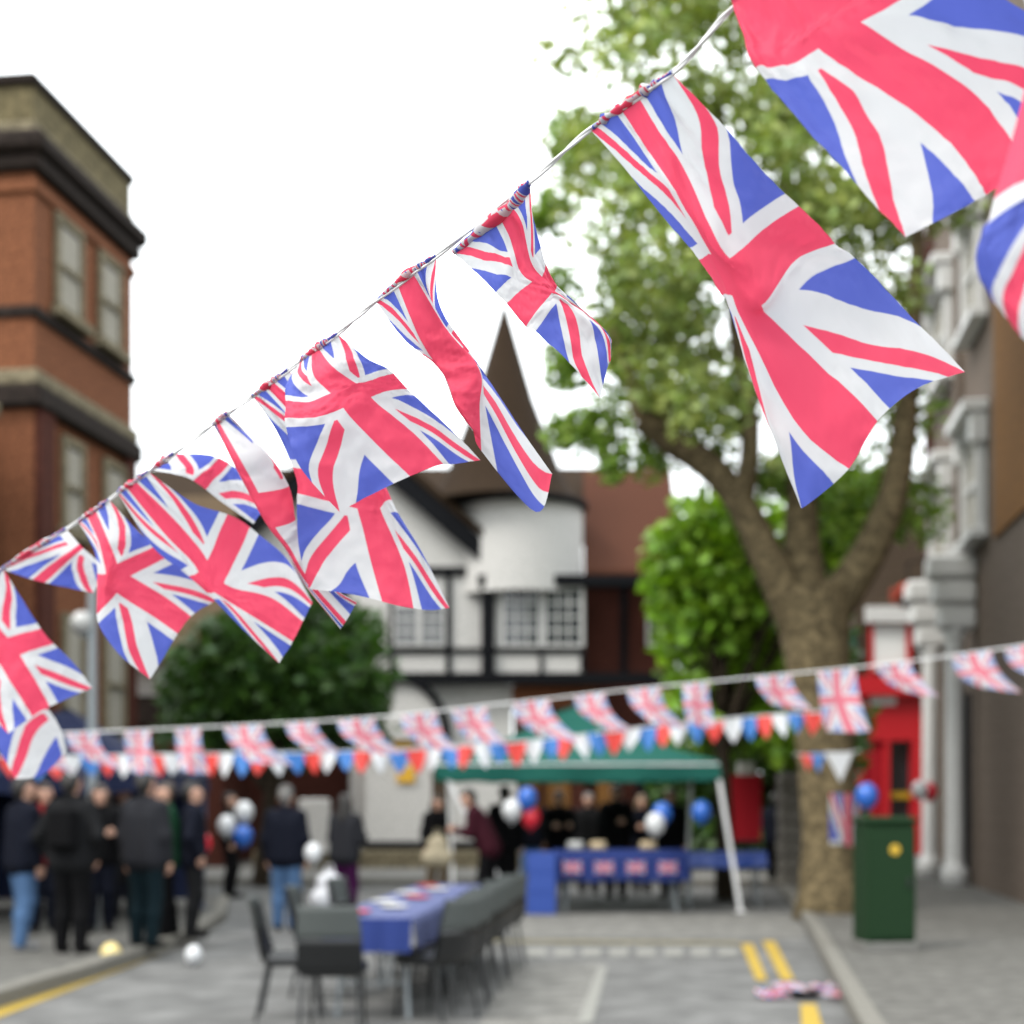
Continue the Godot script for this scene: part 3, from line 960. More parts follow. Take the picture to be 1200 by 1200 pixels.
func left_building() -> void:
	var B := -10.0
	var a0 := wall_a(40, B)
	var a1 := wall_a(155, B)
	var t := thing("corner_building", "tall red brick corner building with stone parapet and dark cornice", "building", S((a0 + a1) / 2, B - 4, 0))
	var mb := MB.new()
	sbox(mb, a0, a1, B - 9, B, 0, 10.75)
	obj("wall", mb, M.brick_orange, t)
	mb = MB.new()
	sbox(mb, a0 - 0.14, a1 + 0.1, B - 9.1, B + 0.14, 10.75, 10.98, 0.05)
	sbox(mb, a0 - 0.26, a1 + 0.2, B - 9.2, B + 0.24, 10.981, 11.3, 0.08)
	obj("cornice", mb, M.stone_dark, t)
	mb = MB.new()
	sbox(mb, a0 + 0.02, a1 - 0.02, B - 8.9, B - 0.02, 11.302, 12.02)
	obj("parapet", mb, M.stone_olive, t)
	mb = MB.new()
	sbox(mb, a0 - 0.06, a1 + 0.04, B - 9.0, B + 0.05, 12.022, 12.2, 0.04)
	obj("coping", mb, M.stone_dark, t)
	mb = MB.new()
	sbox(mb, a0 - 0.03, a1 + 0.03, B - 9.0, B + 0.035, 11.304, 11.5, 0.03)
	obj("parapet_band", mb, M.stone, t)
	mb = MB.new()
	sbox(mb, a0 - 0.06, a1 + 0.06, B - 9.02, B + 0.06, 10.45, 10.62, 0.02)
	obj("frieze", mb, M.brick_orange, t)
	mb = MB.new()
	sbox(mb, a0 - 0.06, a1 + 0.06, B - 9.05, B + 0.07, 8.62, 8.8, 0.03)
	obj("sill_course", mb, M.stone_dark, t)
	mb = MB.new()
	sbox(mb, a0 - 0.1, a1 + 0.08, B - 9.05, B + 0.1, 7.62, 7.86, 0.04)
	obj("string_course", mb, M.stone, t)
	mb = MB.new()
	sbox(mb, a0 - 0.16, a1 + 0.12, B - 9.06, B + 0.16, 7.3, 7.618, 0.04)
	obj("lower_cornice", mb, M.stone_dark, t)
	for w in [[66, 90, 8.98, 10.3], [116, 136, 8.98, 10.3], [74, 92, 5.7, 7.0], [122, 141, 5.7, 7.0], [74, 92, 2.6, 4.3], [122, 141, 2.6, 4.3]]:
		sash(t, B, -1.0, wall_a(w[0], B), wall_a(w[1], B), w[2], w[3], M.stone, 0.06)
	# pilaster at the near corner and blind window on the front
	mb = MB.new()
	sbox(mb, a0 + 0.02, a0 + 0.5, B - 0.02, B + 0.1, 0, 7.298)
	obj("pilaster", mb, M.brick_red, t)
	mb = MB.new()
	sbox(mb, a1 - 0.42, a1 - 0.02, B - 0.02, B + 0.1, 0, 7.298)
	obj("pilaster", mb, M.brick_red, t)
	# nearer, lower neighbour
	var C := -10.35
	var n := thing("low_brick_building", "lower olive brown brick building next to the corner building, at the left edge", "building", S(17, C - 4, 0))
	mb = MB.new()
	sbox(mb, 12.5, a0 - 0.6, C - 8, C, 0, 7.0)
	obj("wall", mb, M.brick_brown, n)
	mb = MB.new()
	sbox(mb, 12.4, a0 - 0.58, C - 8.1, C + 0.12, 7.002, 7.22, 0.03)
	obj("coping", mb, M.stone, n)
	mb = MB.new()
	sbox(mb, 12.42, a0 - 0.59, C - 8.05, C + 0.07, 6.84, 6.998, 0.02)  # dark strip painting in the shade below the coping
	obj("coping_shadow", mb, M.stone_dark, n)
	# far neighbours seen between the corner building and the green tree
	var h := thing("cottage", "brown brick cottage with pale upper wall between lamp post and dark tree", "house", P(165, 1010, 33))
	part("wall", M.brick_red, h, 60, 850, 260, 1016, 33, 4)
	part("upper_wall", M.render_white, h, 62, 772, 258, 815, 33.05, 3.9)
	part("beam", M.stone_dark, h, 60, 815.5, 262, 849.5, 32.9, 4)
	mb = MB.new()
	mb.prism([P(40, 776, 32.6), P(290, 776, 32.6), P(290, 590, 36.0), P(40, 590, 36.0)], Vector3(0, 0.2, -0.1))
	obj("roof", mb, M.roof_tan, h)

func right_building() -> void:
	var B := 4.14
	var a1 := wall_a(1085, B)
	var t := thing("tall_terrace", "tall grey brown brick building with white window hoods at the right edge", "building", S(24, B + 3, 0.1))
	var mb := MB.new()
	sbox(mb, 16.0, a1, B, B + 8, 0.1, 15)
	obj("wall", mb, M.brick_grey, t)
	mb = MB.new()
	sbox(mb, 16.0, wall_a(1168, B), B - 0.05, B + 0.02, 5.6, 9.4)
	obj("amber_panel", mb, M.brick_amber, t)
	for q in [1092, 1127]:
		mb = MB.new()
		var a := wall_a(q, B)
		sbox(mb, a - 0.22, a + 0.22, B - 0.12, B + 0.01, 0.1, 15.02)
		obj("brick_pier", mb, M.brick_red if q == 1092 else M.brick_grey, t)
	# windows: columns by position along the front, rows by height
	for w in [[1096, 1120], [1136, 1160]]:
		var f0 := wall_a(w[1], B)
		var f1 := wall_a(w[0], B)
		for y in [[5.9, 7.6], [9.4, 11.2]]:
			sash(t, B, 1.0, f0 + 0.3, f1 - 0.3, y[0], y[1], M.paint_white, 0.16)
			mb = MB.new()
			sbox(mb, f0 + 0.05, f1 - 0.05, B - 0.42, B, y[1] + 0.14, y[1] + 0.34, 0.03)
			obj("hood", mb, M.paint_white, t)
			for q in [f0 + 0.18, f1 - 0.18]:
				mb = MB.new()
				sbox(mb, q - 0.1, q + 0.1, B - 0.3, B, y[1] - 0.35, y[1] + 0.138, 0.04)
				obj("bracket", mb, M.paint_white, t)
	# white porch: two columns carrying deep consoles
	for q in [1112, 1143]:
		var a := wall_a(q, B)
		mb = MB.new()
		mb.lathe(S(a, B - 0.34, 0), [[0.0, 0.12], [0.23, 0.12], [0.23, 0.4], [0.17, 0.46], [0.155, 0.6], [0.14, 4.2], [0.18, 4.3], [0.22, 4.4], [0.0, 4.4]], 20)
		obj("column", mb, M.paint_white, t)
		for i in 3:
			mb = MB.new()
			sbox(mb, a - 0.24 - i * 0.03, a + 0.24 + i * 0.03, B - 0.62 - i * 0.09, B, 4.41 + i * 0.42, 4.81 + i * 0.42, 0.06)
			obj("console", mb, M.paint_white, t)
	mb = MB.new()
	sbox(mb, wall_a(1138, B), wall_a(1118, B), B - 0.03, B, 0.12, 3.4)
	obj("door", mb, M.timber_black, t)
	# red shop at the turn of the street
	var D := 38.0
	var r := thing("red_shopfront", "bright red painted shopfront with dark glass door beyond the green cabinet", "shop", P(1052, 1000, D))
	part("wall", M.red_paint, r, 1004, 815, 1098, 868, D, 3.0)
	part("inner", M.glass, r, 1008, 868.5, 1092, 1002, D + 0.3, 0.2)
	for x in [[1004, 1013], [1036, 1043], [1069, 1098]]: part("post", M.red_paint, r, x[0], 868.5, x[1], 1002, D - 0.02, 0.5)
	part("door_panel", M.red_cloth, r, 1014, 870, 1035, 1000, D + 0.1, 0.06)
	part("door_bar", M.sticker, r, 1044, 928, 1068, 936, D + 0.15, 0.05)
	part("stall_riser", M.wear_charcoal, r, 1044, 960, 1068, 1000, D + 0.12, 0.06)
	part("cornice", M.red_paint, r, 1000, 792, 1100, 814.5, D - 0.25, 3.2)
	part("lettering_panel", M.sign_white, r, 1020, 815.5, 1050, 826, D - 0.05, 0.03)
	part("side_wall", M.teal_paint, r, 995, 740, 1003, 1003, D + 0.05, 3.0)
	part("upper_wall", M.brick_brown, r, 1004, 560, 1098, 791.5, D + 0.2, 3.0)
	part("upper_window", M.sign_white, r, 1024, 732, 1062, 786, D + 0.1, 0.05)
	for x in [[1019, 1023.5], [1062.5, 1068]]: part("window_post", M.red_paint, r, x[0], 730, x[1], 791, D + 0.05, 0.1)
	part("window_hood", M.render_white, r, 1016, 710, 1068, 729, D - 0.1, 0.25)
	# hanging basket
	var hb := thing("hanging_basket", "round hanging basket of red flowers above the red shopfront", "flower basket", P(1064, 705, 30))
	var bw := MB.new()
	bw.lathe(P(1064, 706, 30), [[0.0, -0.12], [0.16, -0.05], [0.24, 0.06], [0.0, 0.07]], 18)
	obj("bowl", bw, M.bark_dark, hb)
	var fl := MB.new()
	leaves(fl, P(1064, 696, 30), Vector3(0.38, 0.22, 0.38), 420, 0.085, Color(0.42, 0.05, 0.02), 0.25, 71)
	obj("flowers", fl, M.leaf, hb).set_meta("kind", "stuff")
	var ar := MB.new()
	ar.tube([P(1064, 680, 30), P(1064, 660, 30), P(1086, 655, 30.5)], [0.02, 0.02, 0.02], 6)
	obj("bracket", ar, M.timber_black, hb)

# ------------------------------------------------------------------ trees
func leaves(mb: MB, c: Vector3, rad: Vector3, count: int, size: float, col: Color, vary: float, seed_: int) -> void:
	var r := RandomNumberGenerator.new()
	r.seed = seed_
	for i in count:
		var q := Vector3(r.randfn(), r.randfn(), r.randfn()).normalized() * pow(r.randf(), 0.45)
		q = c + q * rad
		var up := Vector3(r.randf_range(-1, 1), r.randf_range(-0.7, 0.5), r.randf_range(-1, 1)).normalized()
		var s := up.cross(Vector3(r.randf_range(-1, 1), r.randf_range(-1, 1), r.randf_range(-1, 1))).normalized()
		if s.length() < 0.5: continue
		var nn := up.cross(s)
		var l := size * r.randf_range(0.6, 1.3)
		var w := l * r.randf_range(0.34, 0.48)
		var b := mb.v.size()
		var tone := 1.0 + r.randf_range(-vary, vary)
		var yel := r.randf_range(-0.12, 0.12)
		var cc := Color(col.r * tone * (1.0 + yel), col.g * tone, col.b * tone * (1.0 - yel))
		mb.v.append_array([q, q + up * l * 0.45 + s * w + nn * l * 0.1, q + up * l - nn * l * 0.06, q + up * l * 0.45 - s * w + nn * l * 0.1])
		var n1 := (nn + s * 0.25).normalized()
		var n2 := (nn - s * 0.25).normalized()
		mb.n.append_array([nn, n2, nn, n1])
		mb.t.append_array([Vector2(0.5, 0), Vector2(1, 0.5), Vector2(0.5, 1), Vector2(0, 0.5)])
		mb.c.append_array([cc, cc, cc, cc])
		mb.x.append_array([b, b + 1, b + 2, b, b + 2, b + 3])

func plane_tree() -> void:
	var D := 20.3
	var foot := G(975, 1068, 0.12)
	var t := thing("plane_tree", "thick barked plane tree with forked limbs and pale green crown by the pavement", "tree", foot)
	var tr := MB.new()
	tr.tube([foot + Vector3(0.0, -0.05, 0), foot + Vector3(-0.02, 0.25, 0), P(973, 980, D), P(968, 880, D), P(960, 800, D), P(955, 740, D), P(952, 690, D)], [0.52, 0.42, 0.37, 0.38, 0.4, 0.46, 0.5], 16)
	obj("trunk", tr, M.bark, t)
	var limbs := [
		[[P(942, 735, D), P(905, 665, D), P(868, 590, D + 0.1), P(830, 545, D + 0.1), P(785, 515, D), P(752, 490, D - 0.1)], [0.34, 0.24, 0.2, 0.2, 0.2, 0.16]],
		[[P(946, 720, D), P(940, 640, D + 0.2), P(938, 560, D + 0.3), P(925, 470, D + 0.2), P(930, 330, D), P(920, 180, D + 0.2), P(930, 40, D)], [0.36, 0.25, 0.2, 0.17, 0.14, 0.1, 0.05]],
		[[P(962, 725, D), P(1005, 670, D - 0.1), P(1040, 600, D - 0.2), P(1058, 520, D - 0.1), P(1065, 420, D), P(1075, 300, D), P(1070, 150, D)], [0.34, 0.25, 0.21, 0.18, 0.15, 0.1, 0.05]],
		[[P(790, 517, D), P(775, 440, D + 0.2), P(790, 350, D + 0.3), P(770, 250, D)], [0.14, 0.11, 0.08, 0.04]],
		[[P(752, 492, D - 0.1), P(735, 430, D - 0.2), P(715, 380, D), P(700, 330, D)], [0.12, 0.08, 0.05, 0.02]],
		[[P(870, 592, D + 0.1), P(880, 500, D - 0.3), P(860, 380, D - 0.5), P(850, 240, D - 0.4), P(840, 90, D)], [0.16, 0.12, 0.09, 0.07, 0.03]]]
	for l in limbs:
		var p := []
		var r := []
		var n: int = l[0].size()
		for k in (n - 1) * 3 + 1:
			var s := k / 3.0
			var i := mini(int(s), n - 2)
			p.append(along(l[0], s)); r.append(lerpf(l[1][i], l[1][i + 1], s - i))
		var mb := MB.new()
		mb.tube(p, r, 10)
		obj("limb", mb, M.bark, t)
	# crown: clumps through its whole volume, thinner towards the open left side
	var cr2 := MB.new()
	rng.seed = 8
	var made := 0
	while made < 150:
		var q := Vector3(rng.randf_range(-1, 1), rng.randf_range(-1, 1), rng.randf_range(-1, 1))
		if q.length() > 1.0: continue
		var x := 885 + q.x * 265
		var y := 205 + q.y * 365
		if y > 420 and x > 800 and x < 980 and rng.randf() < 0.5: continue
		if x < 720 and (rng.randf() < 0.35 or y < 40): continue
		if x < 690 and y > 440: continue
		if x > 1055 and y > 240: continue
		var sz := rng.randf_range(0.32, 0.72)
		leaves(cr2, P(x, y, D + q.z * 2.6), Vector3(sz, sz * 0.75, sz), int(150 * sz * sz / 0.3), 0.145, Color(0.24, 0.31, 0.08), 0.3, 300 + made)
		made += 1
	for q in [[790, 490, 0.5], [770, 530, 0.4], [840, 520, 0.5], [1035, 560, 0.55], [1060, 480, 0.6], [1010, 620, 0.4], [905, 560, 0.35], [980, 590, 0.4], [860, 470, 0.5], [1075, 600, 0.5], [730, 470, 0.5], [665, 430, 0.35], [690, 505, 0.35], [650, 340, 0.4], [720, 535, 0.35], [750, 420, 0.5], [640, 250, 0.35], [670, 160, 0.35], [660, 505, 0.25], [710, 400, 0.4], [735, 330, 0.4]]:
		leaves(cr2, P(q[0], q[1], D + 0.5), Vector3.ONE * q[2], 260, 0.14, Color(0.17, 0.28, 0.035), 0.3, 500 + int(q[0]))
	var o := obj("crown", cr2, M.leaf, t)
	# flags pinned to its trunk
	var sp := MB.new()
	var g := []
	var uv := []
	for a in 9:
		var ga := []
		var ua := []
		for b in 7:
			var an := lerpf(-0.2, 0.95, b / 6.0)
			ga.append(P(972, 930 + a * 17, D) + Vector3(sin(an) * 0.43, 0, cos(an) * 0.43))
			ua.append(Vector2(a / 8.0, b / 6.0))
		g.append(ga); uv.append(ua)
	sp.grid(g, uv)
	tag(obj("trunk_flag", sp, M.flag), "union flag wrapped low around the tree trunk", "flag")

func bush(called: String, label: String, cat: String, foot: Vector3, blobs: Array, size: float, col: Color, dens: float, seed_: int, trunk_m: Material) -> void:
	var t := thing(called, label, cat, foot)
	var tr := MB.new()
	var topc: Vector3 = blobs[0][0]
	tr.tube([foot - Vector3(0, 0.05, 0), foot.lerp(topc, 0.4) + Vector3(0.05, 0, 0), topc], [0.16, 0.12, 0.06], 10)
	obj("trunk", tr, trunk_m, t)
	for k in blobs.size():
		var lb := MB.new()
		lb.tube([foot.lerp(topc, 0.45), foot.lerp(topc, 0.5).lerp(blobs[k][0], 0.5), blobs[k][0]], [0.06, 0.045, 0.015], 6)
		obj("limb", lb, trunk_m, t)
	var mb := MB.new()
	for k in blobs.size():
		var b: Array = blobs[k]
		var rd: Vector3 = b[1]
		leaves(mb, b[0], rd, int(dens * rd.x * rd.y * 60.0), size, col, 0.35, seed_ + k)
	obj("crown", mb, M.leaf, t)

func greenery() -> void:
	plane_tree()
	# bright climber behind the trunk
	var bl := []
	rng.seed = 17
	for q in [[835, 690, 1.0, 1.2], [800, 650, 0.6, 0.7], [860, 620, 0.7, 0.6], [875, 720, 0.7, 1.1], [805, 730, 0.55, 0.9], [840, 780, 0.9, 0.7], [890, 800, 0.7, 0.8], [820, 605, 0.45, 0.4], [850, 850, 0.9, 0.55], [915, 850, 0.6, 0.6], [810, 830, 0.4, 0.6], [880, 660, 0.5, 0.6], [985, 640, 0.5, 0.6], [932, 612, 0.4, 0.5], [1005, 585, 0.5, 0.6], [965, 560, 0.4, 0.4], [780, 690, 0.3, 0.5]]:
		bl.append([P(q[0], q[1], 25.0 + rng.randf_range(-0.6, 0.6)), Vector3(q[2], q[3], 0.9)])
	bush("bright_climber", "bright green leafy tree between the brick wing and the plane tree", "tree", G(850, 1050, 0.1) * Vector3(1, 0, 1) + Vector3(0, 0.1, 0), bl, 0.25, Color(0.16, 0.3, 0.016), 14.0, 700, M.bark_dark)
	# dark tree on the other side
	bl = []
	for q in [[325, 800, 1.6, 1.0], [260, 790, 1.0, 1.0], [400, 790, 1.0, 1.0], [330, 745, 1.3, 0.7], [410, 740, 0.7, 0.6], [240, 850, 0.8, 0.6], [425, 840, 0.6, 0.6], [330, 860, 1.5, 0.6], [275, 750, 0.7, 0.6], [215, 810, 0.5, 0.7], [370, 715, 0.5, 0.4]]:
		bl.append([P(q[0], q[1], 27.5 + rng.randf_range(-0.7, 0.7)), Vector3(q[2], q[3], 1.0)])
	bush("dark_tree", "dark green rounded tree in front of the cottage and the gable", "tree", P(305, 935 + 1.5 * F / 27.5, 27.5), bl, 0.24, Color(0.035, 0.085, 0.012), 13.0, 760, M.bark_dark)
	bl = []
	for q in [[900, 830, 1.3, 1.2], [850, 870, 1.2, 1.0], [960, 860, 1.2, 1.2], [910, 740, 1.1, 1.2], [955, 760, 0.9, 1.2], [860, 940, 1.2, 1.0], [940, 950, 1.4, 1.0], [800, 920, 0.8, 1.1], [960, 660, 0.9, 1.0], [962, 900, 0.8, 1.4], [985, 610, 0.7, 1.0], [895, 1000, 1.6, 0.8], [800, 990, 0.9, 0.8]]:
		bl.append([P(q[0], q[1], 32.5 + rng.randf_range(-0.7, 0.7)), Vector3(q[2], q[3], 1.0)])
	bush("shade_tree", "deep green tree far behind the plane tree trunk and the red stall", "tree", P(910, 935 + 1.5 * F / 32.5, 32.5), bl, 0.26, Color(0.045, 0.1, 0.015), 13.0, 820, M.bark_dark)

# ------------------------------------------------------------------ gazebos
func gazebo(called: String, label: String, at: Vector3, w: float, dp: float, eave: float, peak: float, roof_m: Material, leg_m: Material, legs: Array) -> void:
	var t := thing(called, label, "gazebo", at)
	var c := at + Vector3(0, 0, 0)
	var cs := [Vector3(-w / 2, eave, dp / 2), Vector3(w / 2, eave, dp / 2), Vector3(w / 2, eave, -dp / 2), Vector3(-w / 2, eave, -dp / 2)]
	for k in 4:
		var a: Vector3 = c + cs[k]
		var b: Vector3 = c + cs[(k + 1) % 4]
		var top := c + Vector3(0, peak, 0)
		var g := []
		var uv := []
		for i in 9:
			var ga := []
			var ua := []
			var s := i / 8.0
			for j in 9:
				var q := a.lerp(b, j / 8.0).lerp(top, s)
				q.y -= 0.16 * sin(s * PI) * (0.6 + 0.4 * cos((j / 8.0 - 0.5) * PI)) + 0.03 * sin(j / 8.0 * PI) * (1.0 - s)
				ga.append(q); ua.append(Vector2(s, j / 8.0))
			g.append(ga); uv.append(ua)
		var mb := MB.new()
		mb.grid(g, uv)
		obj("roof_panel", mb, roof_m, t)
		var va := MB.new()
		var g2 := []
		var u2 := []
		for i in 3:
			var ga := []
			var ua := []
			for j in 17:
				var q := a.lerp(b, j / 16.0)
				var out := (q - c) * Vector3(1, 0, 1)
				q += out.normalized() * (0.012 + 0.02 * i * sin(j * 1.3))
				q.y -= 0.03 * sin(j / 16.0 * PI) + i * 0.125 + (0.025 * absf(sin(j * PI / 2.0)) if i == 2 else 0.0)
				ga.append(q); ua.append(Vector2(i / 2.0, j / 16.0))
			g2.append(ga); u2.append(ua)
		va.grid(g2, u2)
		obj("valance", va, roof_m, t)
		var ra := MB.new()
		ra.tube([a - Vector3(0, 0.05, 0), b - Vector3(0, 0.05, 0)], [0.018, 0.018], 6)
		obj("rail", ra, leg_m, t)
	for k in legs.size():
		var lg := MB.new()
		var top2: Vector3 = c + cs[k] * Vector3(0.985, 1, 0.985) + Vector3(0, -0.03, 0)
		var foot := Vector3(c.x + legs[k].x, at.y, c.z + legs[k].y)
		var dirv := (foot - top2)
		var up := -dirv.normalized()
		var xx := up.cross(Vector3.BACK).normalized()
		lg.box((top2 + foot) / 2, Vector3(0.055, dirv.length(), 0.055), Basis(xx, up, xx.cross(up)), 0.006)
		obj("leg", lg, leg_m, t)
		var fp := MB.new()
		fp.box(foot + Vector3(0, 0.012, 0), Vector3(0.12, 0.024, 0.12), Basis.IDENTITY, 0.004)
		obj("foot_plate", fp, leg_m, t)

# ------------------------------------------------------------------ furniture
func make_chair(label: String) -> Node3D:
	# stacking chair, origin on the ground, facing -Z (the back at +Z)
	var t := thing("folding_chair", label, "chair", Vector3.ZERO, "dark chairs round the long table")
	var mb := MB.new()
	mb.box(Vector3(0, 0.43, 0), Vector3(0.44, 0.08, 0.4), Basis.IDENTITY, 0.025)
	obj("seat", mb, M.plastic_black, t)
	for lot in 2:
		var g := []
		var uv := []
		var y0: float = [0.43, 0.66][lot]
		var y1: float = [0.655, 0.88][lot]
		for side in 2:
			var part_g := []
			for a in 6:
				var ga := []
				var ua := []
				for b in 7:
					var e := b / 6.0 - 0.5
					var q := lerpf(y0, y1, a / 5.0)
					var s := (q - 0.43) / 0.45
					ga.append(Vector3(e * (0.45 - 0.05 * s * s), q, 0.19 + s * 0.09 + 0.035 * (1.0 - 4.0 * e * e) + side * 0.022))
					ua.append(Vector2(s, b / 6.0))
				part_g.append(ga); uv.append(ua)
			if side == 1: part_g.reverse()
			g.append_array(part_g)
		g.append(g[0]); uv.append(uv[0])
		mb = MB.new()
		mb.grid(g, uv)
		obj("backrest" if lot == 1 else "lower_back", mb, M.chair_sheen_grey if lot == 1 else M.plastic_black, t)
	for s in [-1.0, 1.0]:
		mb = MB.new()
		mb.tube([Vector3(s * 0.19, 0, -0.2), Vector3(s * 0.18, 0.44, -0.15)], [0.012, 0.013], 8)
		obj("leg", mb, M.plastic_black, t)
		mb = MB.new()
		mb.tube([Vector3(s * 0.2, 0, 0.26), Vector3(s * 0.19, 0.44, 0.17), Vector3(s * 0.19, 0.6, 0.215), Vector3(s * 0.18, 0.84, 0.265)], [0.013, 0.014, 0.014, 0.012], 8)
		obj("leg", mb, M.plastic_black, t)
	mb = MB.new()
	mb.tube([Vector3(-0.19, 0.2, -0.18), Vector3(0.19, 0.2, -0.18)], [0.008, 0.008], 6)
	obj("stretcher", mb, M.plastic_black, t)
	return t

func trestle(label: String, at: Vector3, turn: float, length: float, width: float, h: float, m: Material) -> Node3D:
	var t := thing("trestle_table", label, "table", Vector3.ZERO, "trestle tables")
	var mb := MB.new()
	mb.box(Vector3(0, h - 0.015, 0), Vector3(width, 0.03, length), Basis.IDENTITY, 0.006)
	obj("tabletop", mb, m, t)
	for sz in [-1.0, 1.0]:
		for sx in [-1.0, 1.0]:
			mb = MB.new()
			mb.tube([Vector3(sx * width * 0.44, 0, sz * length * 0.42), Vector3(sx * width * 0.36, h - 0.03, sz * length * 0.38)], [0.018, 0.018], 8)
			obj("leg", mb, M.pole_grey, t)
		mb = MB.new()
		mb.tube([Vector3(-width * 0.41, h * 0.35, sz * length * 0.406), Vector3(width * 0.41, h * 0.35, sz * length * 0.406)], [0.012, 0.012], 6)
		obj("brace", mb, M.pole_grey, t)
	t.position = at
	t.rotation.y = turn
	return t

func cloth(called: String, label: String, at: Vector3, turn: float, length: float, width: float, h: float, drop: float, m: Material, seed_: int, parts_m: Material = null) -> void:
	var t := thing(called, label, "tablecloth", Vector3.ZERO)
	var n := FastNoiseLite.new()
	n.seed = seed_
	n.frequency = 1.3
	var prof := []       # across: drop, edge, top, edge, drop
	for k in 5: prof.append([-width / 2 - 0.012, h + 0.008 - drop * (1.0 - k / 4.0), 1.0 - k / 4.0])
	for k in range(1, 6): prof.append([lerpf(-width / 2 - 0.01, width / 2 + 0.01, k / 6.0), h + 0.008, 0.0])
	for k in 5: prof.append([width / 2 + 0.012, h + 0.008 - drop * k / 4.0, -k / 4.0])
	var g := []
	var uv := []
	var seg := maxi(8, int(length / 0.12))
	for i in seg + 1:
		var ga := []
		var ua := []
		var z := lerpf(-length / 2 - 0.01, length / 2 + 0.01, float(i) / seg)
		for j in prof.size():
			var q: Array = prof[j]
			var fold: float = q[2] * (0.03 * n.get_noise_1d(z * 3.0) + 0.02 * sin(z * 17.0 + seed_))
			ga.append(Vector3(q[0] - fold - signf(q[2]) * 0.02 * absf(q[2]), q[1] + 0.006 * n.get_noise_2d(z * 2.0, q[0] * 3.0) * (1.0 if q[2] == 0.0 else 0.0) + (0.02 * n.get_noise_1d(z + 9.0) if absf(q[2]) == 1.0 else 0.0), z))
			ua.append(Vector2(z, j * 0.1))
		g.append(ga); uv.append(ua)
	var mb := MB.new()
	mb.grid(g, uv)
	obj("top", mb, m, t)
	for s in [-1.0, 1.0]:
		var e := MB.new()
		var ge := []
		var ue := []
		for i in 5:
			var ga := []
			var ua := []
			for j in 13:
				var x := lerpf(-width / 2 - 0.01, width / 2 + 0.01, j / 12.0)
				ga.append(Vector3(x, h + 0.008 - drop * i / 4.0, s * (length / 2 + 0.014 + (0.03 + 0.02 * sin(j * 1.9 + seed_)) * i / 4.0)))
				ua.append(Vector2(i / 4.0, j / 12.0))
			ge.append(ga); ue.append(ua)
		e.grid(ge, ue)
		obj("end_drop", e, m if parts_m == null else parts_m, t)
	t.position = at
	t.rotation.y = turn

func balloon(col: String, at: Vector3, r: float, label: String, knot := true) -> void:
	var t := thing("balloon", label, "balloon", at, "balloons")
	var mb := MB.new()
	var prof := []
	for k in 13:
		var an := PI * k / 12.0
		prof.append([r * sin(an) * (1.0 - 0.1 * (1.0 + cos(an)) * 0.5 + 0.02), -r * 1.16 * cos(an)])
	mb.lathe(at, prof, 16)
	obj("skin", mb, M["balloon_" + col], t)
	var kb := MB.new()
	kb.lathe(at + Vector3(0, -r * 1.16, 0), [[0.0, 0.01], [0.008, 0.0], [0.02, -0.03], [0.0, -0.03]], 8)
	obj("knot", kb, M["balloon_" + col], t)

